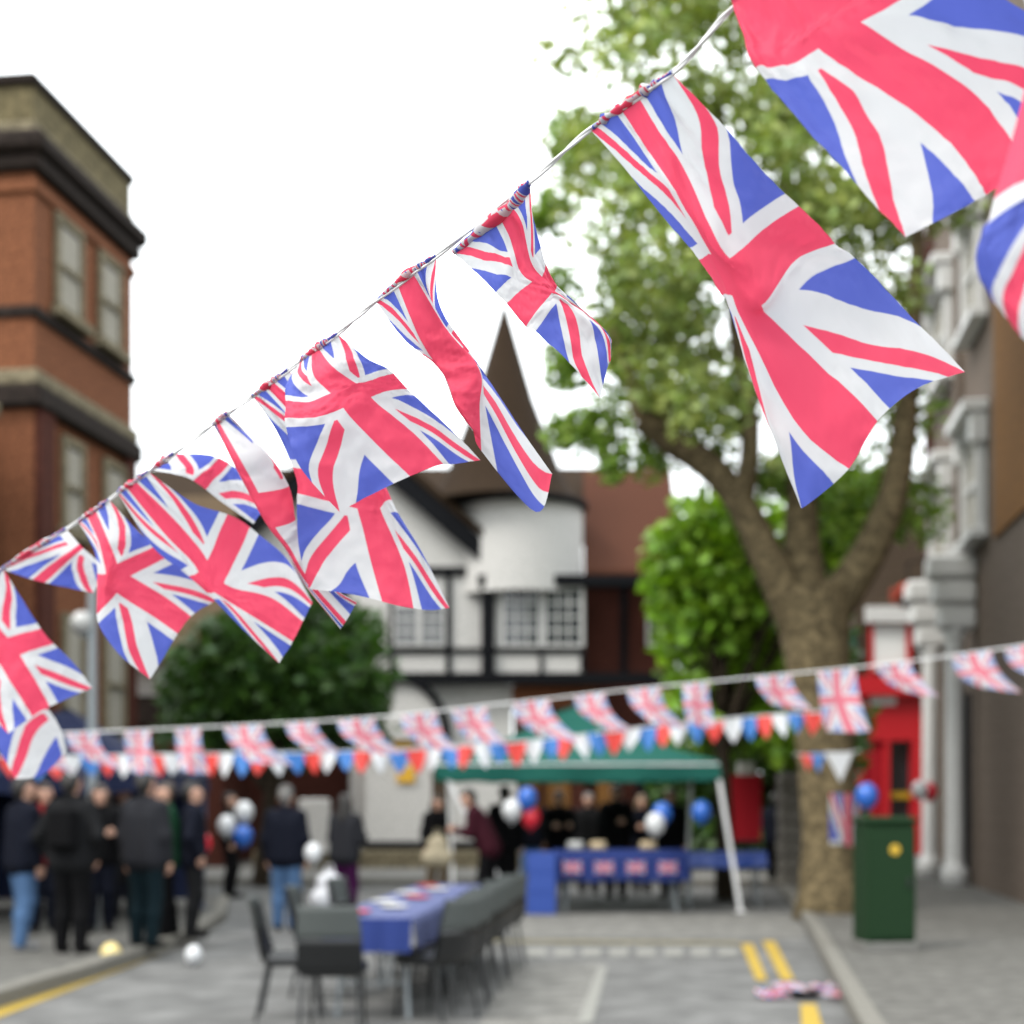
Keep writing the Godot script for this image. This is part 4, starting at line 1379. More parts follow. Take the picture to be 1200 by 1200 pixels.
func street_things() -> void:
	gazebo("green_gazebo", "green pop up gazebo with white legs in the middle of the street", P(672, 0, 23.0) * Vector3(1, 0, 1), 3.95, 3.0, 2.12, 3.0, M.canopy_green, M.pole_white, [Vector2(-0.85, 1.46), Vector2(2.28, 1.5), Vector2(1.85, -1.45), Vector2(-1.85, -1.45)])
	gazebo("navy_gazebo", "navy blue gazebo sheltering the crowd by the corner building", P(78, 0, 19.2) * Vector3(1, 0, 1) + Vector3(0, 0.12, 0), 2.95, 2.8, 1.82, 2.62, M.canopy_navy, M.pole_navy, [Vector2(-1.42, 1.35), Vector2(1.42, 1.35), Vector2(1.42, -1.35), Vector2(-1.42, -1.35)])
	var nav := get_node("navy_gazebo") as Node3D
	for w2 in [[Vector3(0, 0.98, -1.38), Vector3(2.86, 1.7, 0.012)], [Vector3(-1.44, 0.98, 0), Vector3(0.012, 1.7, 2.7)]]:  # cloth walls added to darken the backdrop behind the crowd
		var wb := MB.new()
		wb.box(nav.position + w2[0], w2[1])
		obj("added_curtain", wb, M.canopy_navy, nav)
	# cabinet on the pavement
	var b := G(1036, 1112, 0.12)
	var t := thing("utility_cabinet", "dark green metal utility cabinet with yellow sticker on the pavement", "cabinet", b)
	var mb := MB.new()
	var w := 0.5
	var h := 1.28
	var dp := 0.4
	var yaw := Basis(Vector3.UP, 0.12)
	mb.box(b + Vector3(0, 0.04, 0), Vector3(w + 0.03, 0.08, dp + 0.03), yaw, 0.008)
	obj("plinth", mb, M.concrete, t)
	mb = MB.new()
	mb.box(b + Vector3(0, 0.08 + (h - 0.14) / 2, 0), Vector3(w, h - 0.14, dp), yaw, 0.02)
	obj("body", mb, M.cabinet_green, t)
	mb = MB.new()
	mb.box(b + Vector3(0, h - 0.02, 0), Vector3(w + 0.04, 0.075, dp + 0.05), yaw, 0.03)
	obj("lid", mb, M.cabinet_green, t)
	mb = MB.new()
	mb.box(b + yaw * Vector3(0, 0.63, dp / 2 + 0.006), Vector3(w - 0.06, h - 0.28, 0.012), yaw, 0.005)
	var door := obj("door", mb, M.cabinet_green, t)
	mb = MB.new()
	mb.box(b + yaw * Vector3(0.17, 0.66, dp / 2 + 0.018), Vector3(0.03, 0.09, 0.02), yaw, 0.005)
	obj("handle", mb, M.plastic_black, door)
	mb = MB.new()
	var rb := yaw * Basis(Vector3.RIGHT, PI / 2)
	mb.lathe(b + yaw * Vector3(0.03, 0.98, dp / 2 + 0.0125), [[0.0, 0.0], [0.052, 0.0], [0.052, 0.003], [0.0, 0.003]], 20, rb)
	obj("sticker", mb, M.sticker, t)
	# lamp post
	var lp := S(15.6, -6.85, 0.12)
	lp = P(108, 0, 17.2) * Vector3(1, 0, 1) + Vector3(0, 0.12, 0)
	t = thing("lamp_post", "slim grey lamp post with a pale globe beside the corner building", "lamp post", lp)
	mb = MB.new()
	mb.tube([lp, lp + Vector3(0, 0.9, 0), lp + Vector3(0, 0.95, 0), lp + Vector3(0, 4.0, 0)], [0.085, 0.085, 0.06, 0.05], 12)
	obj("post", mb, M.pole_grey, t)
	mb = MB.new()
	var gc := P(96, 730, 17.2)
	mb.tube([lp + Vector3(0, gc.y - 0.15 - lp.y, 0), gc + Vector3(0, -0.14, 0)], [0.025, 0.025], 8)
	obj("arm", mb, M.pole_grey, t)
	mb = MB.new()
	var pr := []
	for k in 11: pr.append([0.135 * sin(PI * k / 10.0), -0.135 * cos(PI * k / 10.0)])
	mb.lathe(gc, pr, 18)
	obj("globe", mb, M.globe, t)
	# stone gate pillar and red board beyond the gazebo
	t = thing("gate_pillar", "rough grey stone gate pillar beside the plane tree", "pillar", P(934, 935 + 1.5 * F / 26.0, 26.0))
	rng.seed = 61
	for k in 7:
		mb = MB.new()
		mb.box(P(934, 1032 - k * 19.5, 26.0) + Vector3(0, -0.01, -0.3), Vector3(0.52 - 0.02 * (k % 2), 0.272, 0.5 - 0.02 * (k % 2)), Basis(Vector3.UP, rng.randf_range(-0.05, 0.05)), 0.03)
		obj("stone", mb, M.stone_grey, t)
	t = thing("red_stall", "red cloth covered stall between the gazebo and the gate pillar", "stall", P(868, 935 + EYE * F / 26.5, 26.5))
	part("cloth_front", M.red_cloth, t, 846, 908, 892, 985, 26.5, 0.04)
	part("counter", M.timber_black, t, 846, 986, 892, 992, 26.45, 0.6)
	for x in [848, 886]: part("leg", M.timber_black, t, x, 992.5, x + 4, 1043, 26.5, 0.06)
	part("topper", M.plate, t, 866, 893, 884, 907.5, 26.5, 0.2)
	# service tables under the green gazebo
	var tb := P(726, 0, 21.6) * Vector3(1, 0, 1)
	trestle("long serving table under the green gazebo", tb, PI / 2, 1.85, 0.6, 0.86, M.plate)
	cloth("serving_cloth", "dark blue cloth with a row of small flags on the gazebo table", tb, PI / 2, 1.85, 0.6, 0.86, 0.42, M.cloth_blue, 3)
	for k in 4:
		var fb := MB.new()
		var c := tb + Vector3(-0.68 + k * 0.44, 0.64, 0.352)
		fb.grid([[c + Vector3(-0.13, 0.085, 0.02), c + Vector3(-0.13, -0.085, 0.035)], [c + Vector3(0, 0.085, 0.026), c + Vector3(0, -0.085, 0.04)], [c + Vector3(0.13, 0.085, 0.02), c + Vector3(0.13, -0.085, 0.035)]], [[Vector2(0, 0), Vector2(0, 1)], [Vector2(0.5, 0), Vector2(0.5, 1)], [Vector2(1, 0), Vector2(1, 1)]])
		tag(obj("table_flag", fb, M.flag), "paper flag on the front of the gazebo table, %s from the left" % ORD[k], "flag", "paper flags on the serving table")
	var tb2 := P(846, 0, 22.6) * Vector3(1, 0, 1)
	trestle("short table at the right end of the green gazebo", tb2, PI / 2, 1.2, 0.6, 0.8, M.plate)
	cloth("short_cloth", "bright blue cloth on the short table at the gazebo's end", tb2, PI / 2, 1.2, 0.6, 0.8, 0.22, M.crate_blue, 5)
	# crates by the gazebo leg
	for k in 3:
		var cr3 := thing("blue_crate", ["lower blue plastic crate of the stack by the gazebo leg", "middle blue plastic crate of the stack by the gazebo leg", "top blue plastic crate of the stack by the gazebo leg"][k], "crate", P(634, 0, 21.2) * Vector3(1, 0, 1) + Vector3(0, k * 0.285, 0), "blue crates")
		var o := cr3.position
		mb = MB.new()
		mb.box(o + Vector3(0, 0.015, 0), Vector3(0.4, 0.03, 0.3), Basis.IDENTITY, 0.005)
		obj("base", mb, M.crate_blue, cr3)
		for s in [-1.0, 1.0]:
			mb = MB.new()
			mb.box(o + Vector3(0, 0.157, s * 0.14), Vector3(0.4, 0.252, 0.018), Basis.IDENTITY, 0.004)
			obj("side", mb, M.crate_blue, cr3)
			mb = MB.new()
			mb.box(o + Vector3(s * 0.19, 0.157, 0), Vector3(0.018, 0.25, 0.26), Basis.IDENTITY, 0.004)
			obj("end", mb, M.crate_blue, cr3)
	# food on the table
	for k in 3:
		var at := tb + Vector3([-0.62, -0.3, 0.4][k], 0.872, 0.0)
		var f := thing("cake_plate", ["white cake on a plate at the left of the gazebo table", "plain sponge on a plate on the gazebo table", "pale cake on a plate at the right of the gazebo table"][k], "cake", at, "cakes")
		mb = MB.new()
		mb.lathe(at, [[0.0, 0.002], [0.1, 0.002], [0.15, 0.016], [0.148, 0.02], [0.1, 0.008], [0.0, 0.008]], 20)
		obj("plate", mb, M.plate, f)
		mb = MB.new()
		mb.lathe(at, [[0.0, 0.009], [0.11, 0.009], [0.115, 0.1], [0.1, 0.115], [0.0, 0.12]], 20)
		obj("cake", mb, M.cake if k > 0 else M.plate, f)
	# long table in the road
	var n0 := Vector3(-1.03, 0, -10.95)
	var n1 := Vector3(-0.6, 0, -15.2)
	var dir := (n1 - n0).normalized()
	var side := dir.cross(Vector3.UP)
	var turn := atan2(-dir.x, -dir.z)
	for k in 2:
		trestle(["nearer of the two tables set end to end in the road", "farther of the two tables set end to end in the road"][k], n0.lerp(n1, (k + 0.5) / 2.0), turn, 2.1, 0.6, 0.73, M.plate)
	cloth("long_cloth", "long blue patterned cloth over the row of tables in the road", (n0 + n1) / 2, turn, n0.distance_to(n1), 0.62, 0.735, 0.24, M.cloth_lilac, 9, M.cloth_blue)
	var ch := make_chair("chair standing at the near end of the long table")
	ch.position = n0 - dir * 0.42 + side * -0.15
	ch.rotation.y = turn + 0.08
	for k in 8:
		var at := n0 + dir * (0.28 + k * 0.5) + side * (0.43 + 0.02 * sin(k * 2.1))
		copy(ch, at, turn + PI / 2 - 0.55 + 0.1 * sin(k * 3.3), "dark chair along the right of the long table, %s from the near end" % ORD[k], "dark chairs round the long table")
	for k in 3:
		var at := n0 + dir * (0.2 + k * 1.3) - side * (0.58 + 0.05 * sin(k * 1.7))
		copy(ch, at, turn - PI / 2 + 0.2 * sin(k * 2.0 + 1.0), "dark chair along the left of the long table, %s from the near end" % ORD[k], "dark chairs round the long table")
	for k in 7:
		var at := n0 + dir * (0.4 + k * 0.56) + side * (-0.16 + 0.18 * (k % 2)) + Vector3(0, 0.752, 0)
		mb = MB.new()
		mb.lathe(at, [[0.0, 0.0], [0.07, 0.0], [0.11, 0.012], [0.108, 0.016], [0.07, 0.005], [0.0, 0.005]], 18)
		tag(obj("paper_plate", mb, M.plate if k % 3 else M.balloon_red), "paper plate on the long table, %s from the near end" % ORD[k], "plate", "plates on the long table")
	# balloons
	var nb := 0
	for q in [["blue", 228, 960, 16.9, "blue balloon on top of the cluster by the navy gazebo's corner"], ["white", 217, 991, 16.8, "white balloon of the cluster by the navy gazebo's corner"], ["red", 236, 989, 16.8, "red balloon of the cluster by the navy gazebo's corner"],
		["white", 286, 952, 22.0, "upper white balloon on the dark tree's post"], ["blue", 285, 980, 21.9, "blue balloon on the dark tree's post"], ["white", 266, 968, 22.0, "lower white balloon on the dark tree's post"],
		["white", 600, 950, 21.2, "white balloon tied to the left front leg of the green gazebo"], ["blue", 618, 936, 21.2, "blue balloon tied to the left front leg of the green gazebo"], ["red", 622, 958, 21.3, "red balloon tied to the left front leg of the green gazebo"],
		["white", 768, 966, 21.0, "white balloon floating before the black clothed people under the gazebo"], ["blue", 776, 954, 21.1, "blue balloon floating before the black clothed people under the gazebo"], ["blue", 822, 952, 21.4, "blue balloon at the slanting right gazebo leg"],
		["blue", 1016, 933, 18.6, "blue balloon beside the plane tree trunk"], ["white", 1078, 926, 26.0, "white balloon in front of the red shopfront"], ["red", 1089, 928, 26.1, "red balloon in front of the red shopfront"],
		["white", 367, 1000, 17.3, "white balloon by the hand of the woman in purple trousers"]]:
		balloon(q[0], P(q[1], q[2], q[3]), 0.14 if q[3] > 17.5 else (0.1 if q[3] > 17.0 else 0.115), q[4])
		nb += 1
	balloon("yellow", G(130, 1133, 0.0) + Vector3(0, 0.115, 0), 0.1, "pale yellow balloon lying on the kerbside by the yellow line")
	balloon("white", G(227, 1132, 0.0) + Vector3(0, 0.1, 0), 0.085, "small white balloon lying on the road at the end of the yellow line")

# ------------------------------------------------------------------ people
func field(bones: Array, cell: float, k: float, mb: MB) -> void:
	# smooth union of tapered capsules, meshed as surface nets; bones: [a, ra, b, rb]
	var lo := Vector3.ONE * 1e9
	var hi := Vector3.ONE * -1e9
	for b in bones:
		var mr := maxf(b[1], b[3]) + cell * 2.0
		for e in [b[0], b[2]]:
			lo = lo.min(e - Vector3.ONE * mr); hi = hi.max(e + Vector3.ONE * mr)
	var nx := int((hi.x - lo.x) / cell) + 2
	var ny := int((hi.y - lo.y) / cell) + 2
	var nz := int((hi.z - lo.z) / cell) + 2
	var d := PackedFloat32Array()
	d.resize(nx * ny * nz)
	d.fill(1.0)
	for b in bones:
		var a0: Vector3 = b[0]
		var ab: Vector3 = b[2] - a0
		var ll := maxf(ab.length_squared(), 1e-8)
		var ra: float = b[1]
		var rb: float = b[3]
		var mg := maxf(ra, rb) + k + cell * 2.0
		var bl := ((a0.min(b[2]) - Vector3.ONE * mg - lo) / cell).floor()
		var bh := ((a0.max(b[2]) + Vector3.ONE * mg - lo) / cell).ceil()
		for iz in range(maxi(0, int(bl.z)), mini(nz, int(bh.z) + 1)):
			for iy in range(maxi(0, int(bl.y)), mini(ny, int(bh.y) + 1)):
				for ix in range(maxi(0, int(bl.x)), mini(nx, int(bh.x) + 1)):
					var p := lo + Vector3(ix, iy, iz) * cell - a0
					var h := clampf(p.dot(ab) / ll, 0.0, 1.0)
					var dist := (p - ab * h).length() - lerpf(ra, rb, h)
					var id := (iz * ny + iy) * nx + ix
					var o := d[id]
					var mixv := maxf(k - absf(o - dist), 0.0) / k
					d[id] = minf(o, dist) - mixv * mixv * k * 0.25
	var vid := PackedInt32Array()
	vid.resize(nx * ny * nz)
	vid.fill(-1)
	var base := mb.v.size()
	var off := [0, 1, nx, nx + 1, nx * ny, nx * ny + 1, nx * ny + nx, nx * ny + nx + 1]
	var cor := [Vector3(0, 0, 0), Vector3(1, 0, 0), Vector3(0, 1, 0), Vector3(1, 1, 0), Vector3(0, 0, 1), Vector3(1, 0, 1), Vector3(0, 1, 1), Vector3(1, 1, 1)]
	var edges := [[0, 1], [2, 3], [4, 5], [6, 7], [0, 2], [1, 3], [4, 6], [5, 7], [0, 4], [1, 5], [2, 6], [3, 7]]
	for iz in nz - 1:
		for iy in ny - 1:
			for ix in nx - 1:
				var id := (iz * ny + iy) * nx + ix
				if absf(d[id]) > cell * 2.0: continue
				var neg := 0
				for c in 8: if d[id + off[c]] < 0.0: neg += 1
				if neg == 0 or neg == 8: continue
				var s := Vector3.ZERO
				var cnt := 0
				for e in edges:
					var va := d[id + off[e[0]]]
					var vb := d[id + off[e[1]]]
					if (va < 0.0) != (vb < 0.0):
						s += (cor[e[0]] as Vector3).lerp(cor[e[1]], va / (va - vb)); cnt += 1
				vid[id] = mb.v.size()
				mb.v.append(lo + (Vector3(ix, iy, iz) + s / cnt) * cell)
				var gr := Vector3(d[id + 1] - d[id] + d[id + off[7]] - d[id + off[6]], d[id + off[2]] - d[id] + d[id + off[7]] - d[id + off[5]], d[id + off[4]] - d[id] + d[id + off[7]] - d[id + off[3]])
				mb.n.append(gr.normalized()); mb.t.append(Vector2.ZERO)
	var sx := 1
	var sy := nx
	var sz := nx * ny
	for iz in range(1, nz - 1):
		for iy in range(1, ny - 1):
			for ix in range(1, nx - 1):
				var id := (iz * ny + iy) * nx + ix
				var here := d[id]
				if absf(here) > cell * 2.0: continue
				for ax in 3:
					var st: int = [sx, sy, sz][ax]
					var o := d[id + st]
					if (here < 0.0) == (o < 0.0): continue
					var u: int = [sy, sz, sx][ax]
					var w: int = [sz, sx, sy][ax]
					var q := [vid[id], vid[id - u], vid[id - u - w], vid[id - w]]
					if q.min() < 0: continue
					if here < 0.0: mb.x.append_array([q[0], q[2], q[1], q[0], q[3], q[2]])
					else: mb.x.append_array([q[0], q[1], q[2], q[0], q[2], q[3]])

func hand_bones(wrist: Vector3, dirv: Vector3, palm_out: Vector3, thumb_side: Vector3) -> Array:
	var f := dirv.normalized()
	var s := thumb_side.normalized()
	var curl := palm_out.normalized()
	var out := []
	for k in 3:
		var o := s * (0.022 - 0.022 * k)
		out.append([wrist + o * 0.5, 0.02, wrist + f * 0.075 + o, 0.014])
	for k in 4:
		var o := s * (0.03 - 0.02 * k)
		var l: float = [0.066, 0.075, 0.07, 0.055][k]
		var a := wrist + f * 0.08 + o
		var b := a + f * l * 0.5 + curl * 0.012
		var c := b + (f * 0.35 + curl * 0.4).normalized() * l * 0.55
		out.append([a - f * 0.01, 0.0095, b, 0.009])
		out.append([b, 0.009, c, 0.008])
	var ta := wrist + f * 0.03 + s * 0.032
	var tb := ta + (f * 0.6 + s * 0.5 + curl * 0.3).normalized() * 0.04
	out.append([ta, 0.012, tb, 0.0105])
	out.append([tb, 0.0105, tb + (f * 0.8 + curl * 0.4).normalized() * 0.03, 0.009])
	return out

# pose: lean (radians forward), arms [l, r] each "down", "front", "up"; legs stride
func make_pose(lean: float, arm_l: String, arm_r: String, stride: float) -> Dictionary:
	var rot := Basis(Vector3.RIGHT, lean)
	var hip := Vector3(0, 0.93, 0)
	var up := func(q: Vector3) -> Vector3: return hip + rot * (q - hip)
	var body := []
	var jacket := []
	var trousers := []
	var shoes := [[], []]
	var hands := []
	for s in [-1.0, 1.0]:
		var st: float = stride * s
		var h := Vector3(s * 0.09, 0.92, 0)
		var kn := Vector3(s * 0.1, 0.5, 0.04 + st * 0.5)
		var an := Vector3(s * 0.105, 0.085, -0.02 + st)
		var toe := an + Vector3(s * 0.025, -0.052, 0.17)
		body.append([h, 0.088, kn, 0.056]); body.append([kn, 0.056, an.lerp(kn, 0.65) + Vector3(0, 0, -0.018), 0.058]); body.append([an.lerp(kn, 0.65) + Vector3(0, 0, -0.018), 0.058, an, 0.038])
		body.append([an + Vector3(0, -0.045, -0.02), 0.033, toe, 0.028])
		trousers.append([h, 0.112, kn, 0.088]); trousers.append([kn, 0.088, an.lerp(kn, 0.6) + Vector3(0, 0, -0.012), 0.084]); trousers.append([an.lerp(kn, 0.6) + Vector3(0, 0, -0.012), 0.084, an + Vector3(0, -0.01, -0.005), 0.068])
		var si := 0 if s < 0 else 1
		shoes[si].append([an + Vector3(0, -0.045, -0.03), 0.042, toe, 0.036]); shoes[si].append([an + Vector3(0, -0.01, -0.01), 0.046, an + Vector3(0, -0.045, 0.03), 0.042])
		# arm
		var sh: Vector3 = up.call(Vector3(s * 0.185, 1.41, -0.005))
		var el: Vector3
		var wr: Vector3
		var hd: Vector3
		var kind := arm_l if s < 0 else arm_r
		if kind == "down":
			el = sh + Vector3(s * 0.06, -0.285, -0.02); wr = el + Vector3(s * 0.005, -0.25, 0.07); hd = Vector3(0, -1, 0.15)
		elif kind == "front":
			el = sh + Vector3(s * 0.07, -0.265, 0.04); wr = el + Vector3(-s * 0.1, 0.04, 0.22); hd = Vector3(-s * 0.5, 0.15, 0.85)
		elif kind == "pocket":
			el = sh + Vector3(s * 0.12, -0.27, -0.07); wr = el + Vector3(-s * 0.06, -0.21, 0.11); hd = Vector3(-s * 0.2, -0.9, 0.3)
		else:
			el = sh + Vector3(s * 0.05, -0.24, 0.14); wr = el + Vector3(-s * 0.09, 0.2, 0.12); hd = Vector3(-s * 0.3, 0.9, 0.1)
		body.append([sh, 0.056, el, 0.043]); body.append([el, 0.043, el.lerp(wr, 0.35), 0.042]); body.append([el.lerp(wr, 0.35), 0.042, wr, 0.028])
		jacket.append([sh, 0.078, el, 0.064]); jacket.append([el, 0.064, el.lerp(wr, 0.92), 0.05])
		hd = hd.normalized()
		var th := Vector3(0, 0, 1) - hd * hd.z
		if th.length() < 0.3: th = Vector3(0, 1, 0)
		var palm: Vector3 = Vector3(-s, 0, 0) - hd * (-s * hd.x)
		if kind == "front": palm = Vector3(0, -0.3, 0) + Vector3(-s * 0.6, 0, -0.3); th = Vector3(0, 1, 0)
		hands.append(hand_bones(wr, hd, palm, th))
	body.append([Vector3(-0.08, 0.95, 0), 0.115, Vector3(0.08, 0.95, 0), 0.115])
	trousers.append([Vector3(-0.08, 0.96, 0), 0.13, Vector3(0.08, 0.96, 0), 0.13])
	for s in [-1.0, 1.0]:
		body.append([up.call(Vector3(s * 0.06, 1.0, 0)), 0.11, up.call(Vector3(s * 0.085, 1.3, 0)), 0.118])
		jacket.append([up.call(Vector3(s * 0.085, 0.9, 0)), 0.155, up.call(Vector3(s * 0.09, 1.3, 0)), 0.145])
	body.append([up.call(Vector3(-0.14, 1.4, 0)), 0.075, up.call(Vector3(0.14, 1.4, 0)), 0.075])
	jacket.append([up.call(Vector3(-0.14, 1.4, 0)), 0.1, up.call(Vector3(0.14, 1.4, 0)), 0.1])
	jacket.append([up.call(Vector3(0, 1.44, -0.01)), 0.08, up.call(Vector3(0, 1.5, -0.015)), 0.07])
	body.append([up.call(Vector3(0, 1.42, -0.01)), 0.06, up.call(Vector3(0, 1.56, 0.0)), 0.054])
	var head := [[up.call(Vector3(0, 1.52, 0.0)), 0.052, up.call(Vector3(0, 1.58, 0.01)), 0.06], [up.call(Vector3(0, 1.665, -0.018)), 0.092, up.call(Vector3(0, 1.66, 0.025)), 0.08], [up.call(Vector3(0, 1.62, 0.035)), 0.065, up.call(Vector3(0, 1.565, 0.062)), 0.04], [up.call(Vector3(0, 1.645, 0.1)), 0.01, up.call(Vector3(0, 1.61, 0.118)), 0.014], [up.call(Vector3(-0.03, 1.65, 0.085)), 0.012, up.call(Vector3(0.03, 1.65, 0.085)), 0.012]]
	for s in [-1.0, 1.0]: head.append([up.call(Vector3(s * 0.088, 1.635, -0.005)), 0.014, up.call(Vector3(s * 0.092, 1.61, 0.0)), 0.012])
	var mbody := MB.new()
	field(body, 0.022, 0.05, mbody)
	field(head, 0.013, 0.022, mbody)
	for h in hands: field(h, 0.0085, 0.008, mbody)
	var r := {"body": mbody.mesh()}
	var mj := MB.new(); field(jacket, 0.024, 0.05, mj); r.jacket = mj.mesh()
	var mt := MB.new(); field(trousers, 0.024, 0.03, mt); r.trousers = mt.mesh()
	r.shoes = []
	for s in 2:
		var ms := MB.new(); field(shoes[s], 0.014, 0.03, ms); r.shoes.append(ms.mesh())
	var hs := [[up.call(Vector3(0, 1.69, -0.028)), 0.094, up.call(Vector3(0, 1.7, 0.035)), 0.066], [up.call(Vector3(0, 1.64, -0.055)), 0.078, up.call(Vector3(0, 1.59, -0.05)), 0.055]]
	var mh := MB.new(); field(hs, 0.015, 0.03, mh); r.hair_short = mh.mesh()
	var hl := hs + [[up.call(Vector3(-0.075, 1.64, -0.03)), 0.05, up.call(Vector3(-0.085, 1.45, -0.045)), 0.04], [up.call(Vector3(0.075, 1.64, -0.03)), 0.05, up.call(Vector3(0.085, 1.45, -0.045)), 0.04], [up.call(Vector3(0, 1.6, -0.07)), 0.07, up.call(Vector3(0, 1.42, -0.1)), 0.06]]
	var ml := MB.new(); field(hl, 0.017, 0.03, ml); r.hair_long = ml.mesh()
	var mc := MB.new(); field([[up.call(Vector3(0, 1.71, -0.015)), 0.098, up.call(Vector3(0, 1.715, 0.02)), 0.09], [up.call(Vector3(-0.03, 1.695, 0.13)), 0.018, up.call(Vector3(0.03, 1.695, 0.13)), 0.018], [up.call(Vector3(0, 1.7, 0.06)), 0.04, up.call(Vector3(0, 1.695, 0.14)), 0.02]], 0.015, 0.02, mc); r.cap = mc.mesh()
	r.eyes = []
	for s in [-1.0, 1.0]:
		var me := MB.new(); field([[up.call(Vector3(s * 0.032, 1.64, 0.092)), 0.011, up.call(Vector3(s * 0.036, 1.64, 0.091)), 0.01]], 0.006, 0.004, me); r.eyes.append(me.mesh())
	var mp := MB.new(); field([[up.call(Vector3(-0.018, 1.583, 0.1)), 0.006, up.call(Vector3(0.018, 1.583, 0.1)), 0.006]], 0.005, 0.004, mp); r.lips = mp.mesh()
	return r

func person(pose: Dictionary, at: Vector3, turn: float, scale_: float, top: String, legs: String, hair: String, label: String, extra := {}) -> Node3D:
	var t := thing("person", label, "person", at, "people at the street party")
	inst("body", pose.body, M.skin, t)
	inst("jacket", pose.jacket, M["wear_" + top], t)
	inst("trousers", pose.trousers, M["wear_" + legs], t)
	for s in 2: inst("shoe", pose.shoes[s], M["wear_" + extra.get("shoes", "shoe")], t)
	inst("hair", pose.hair_long if extra.get("long", false) else pose.hair_short, M[hair], t)
	if extra.has("cap"): inst("cap", pose.cap, M["wear_" + extra.cap], t)
	for s in 2: inst("eye", pose.eyes[s], M.eye_dark, t)
	inst("lips", pose.lips, M.lips, t)
	if extra.has("panel"):
		var mb := MB.new()
		var w := t.position
		field([[Vector3(-0.05, 1.05, 0.145), 0.05, Vector3(0.06, 1.36, 0.14), 0.06], [Vector3(0.06, 1.05, 0.145), 0.05, Vector3(-0.05, 1.36, 0.14), 0.06]], 0.02, 0.03, mb)
		inst("shirt_front", mb.mesh(), M["wear_" + extra.panel], t)
	if extra.has("pack"):
		var mb := MB.new()
		mb.box(Vector3(0, 1.22, -0.2), Vector3(0.3, 0.42, 0.16), Basis(Vector3.RIGHT, 0.06), 0.05)
		inst("backpack", mb.mesh(), M["wear_" + extra.pack], t)
	t.rotation.y = turn
	t.scale = Vector3.ONE * scale_ * 0.95
	return t

func bag(at: Vector3, label: String, m: Material, w: float, h: float) -> void:
	var t := thing("carrier_bag", label, "bag", at)
	var mb := MB.new()
	field([[at + Vector3(-w * 0.3, h * 0.25, 0), h * 0.24, at + Vector3(w * 0.3, h * 0.25, 0), h * 0.24], [at + Vector3(-w * 0.22, h * 0.6, 0), h * 0.15, at + Vector3(w * 0.22, h * 0.6, 0), h * 0.15], [at + Vector3(0, h * 0.4, 0), h * 0.22, at + Vector3(0, h * 0.75, 0), h * 0.1]], 0.022, 0.06, mb)
	obj("sack", mb, m, t)
	for s in [-1.0, 1.0]:
		var hm := MB.new()
		hm.tube([at + Vector3(-w * 0.2, h * 0.68, s * 0.03), at + Vector3(-w * 0.1, h * 0.95, s * 0.02), at + Vector3(w * 0.1, h * 0.95, s * 0.02), at + Vector3(w * 0.2, h * 0.68, s * 0.03)], [0.01, 0.008, 0.008, 0.01], 6)
		obj("handle", hm, m, t)

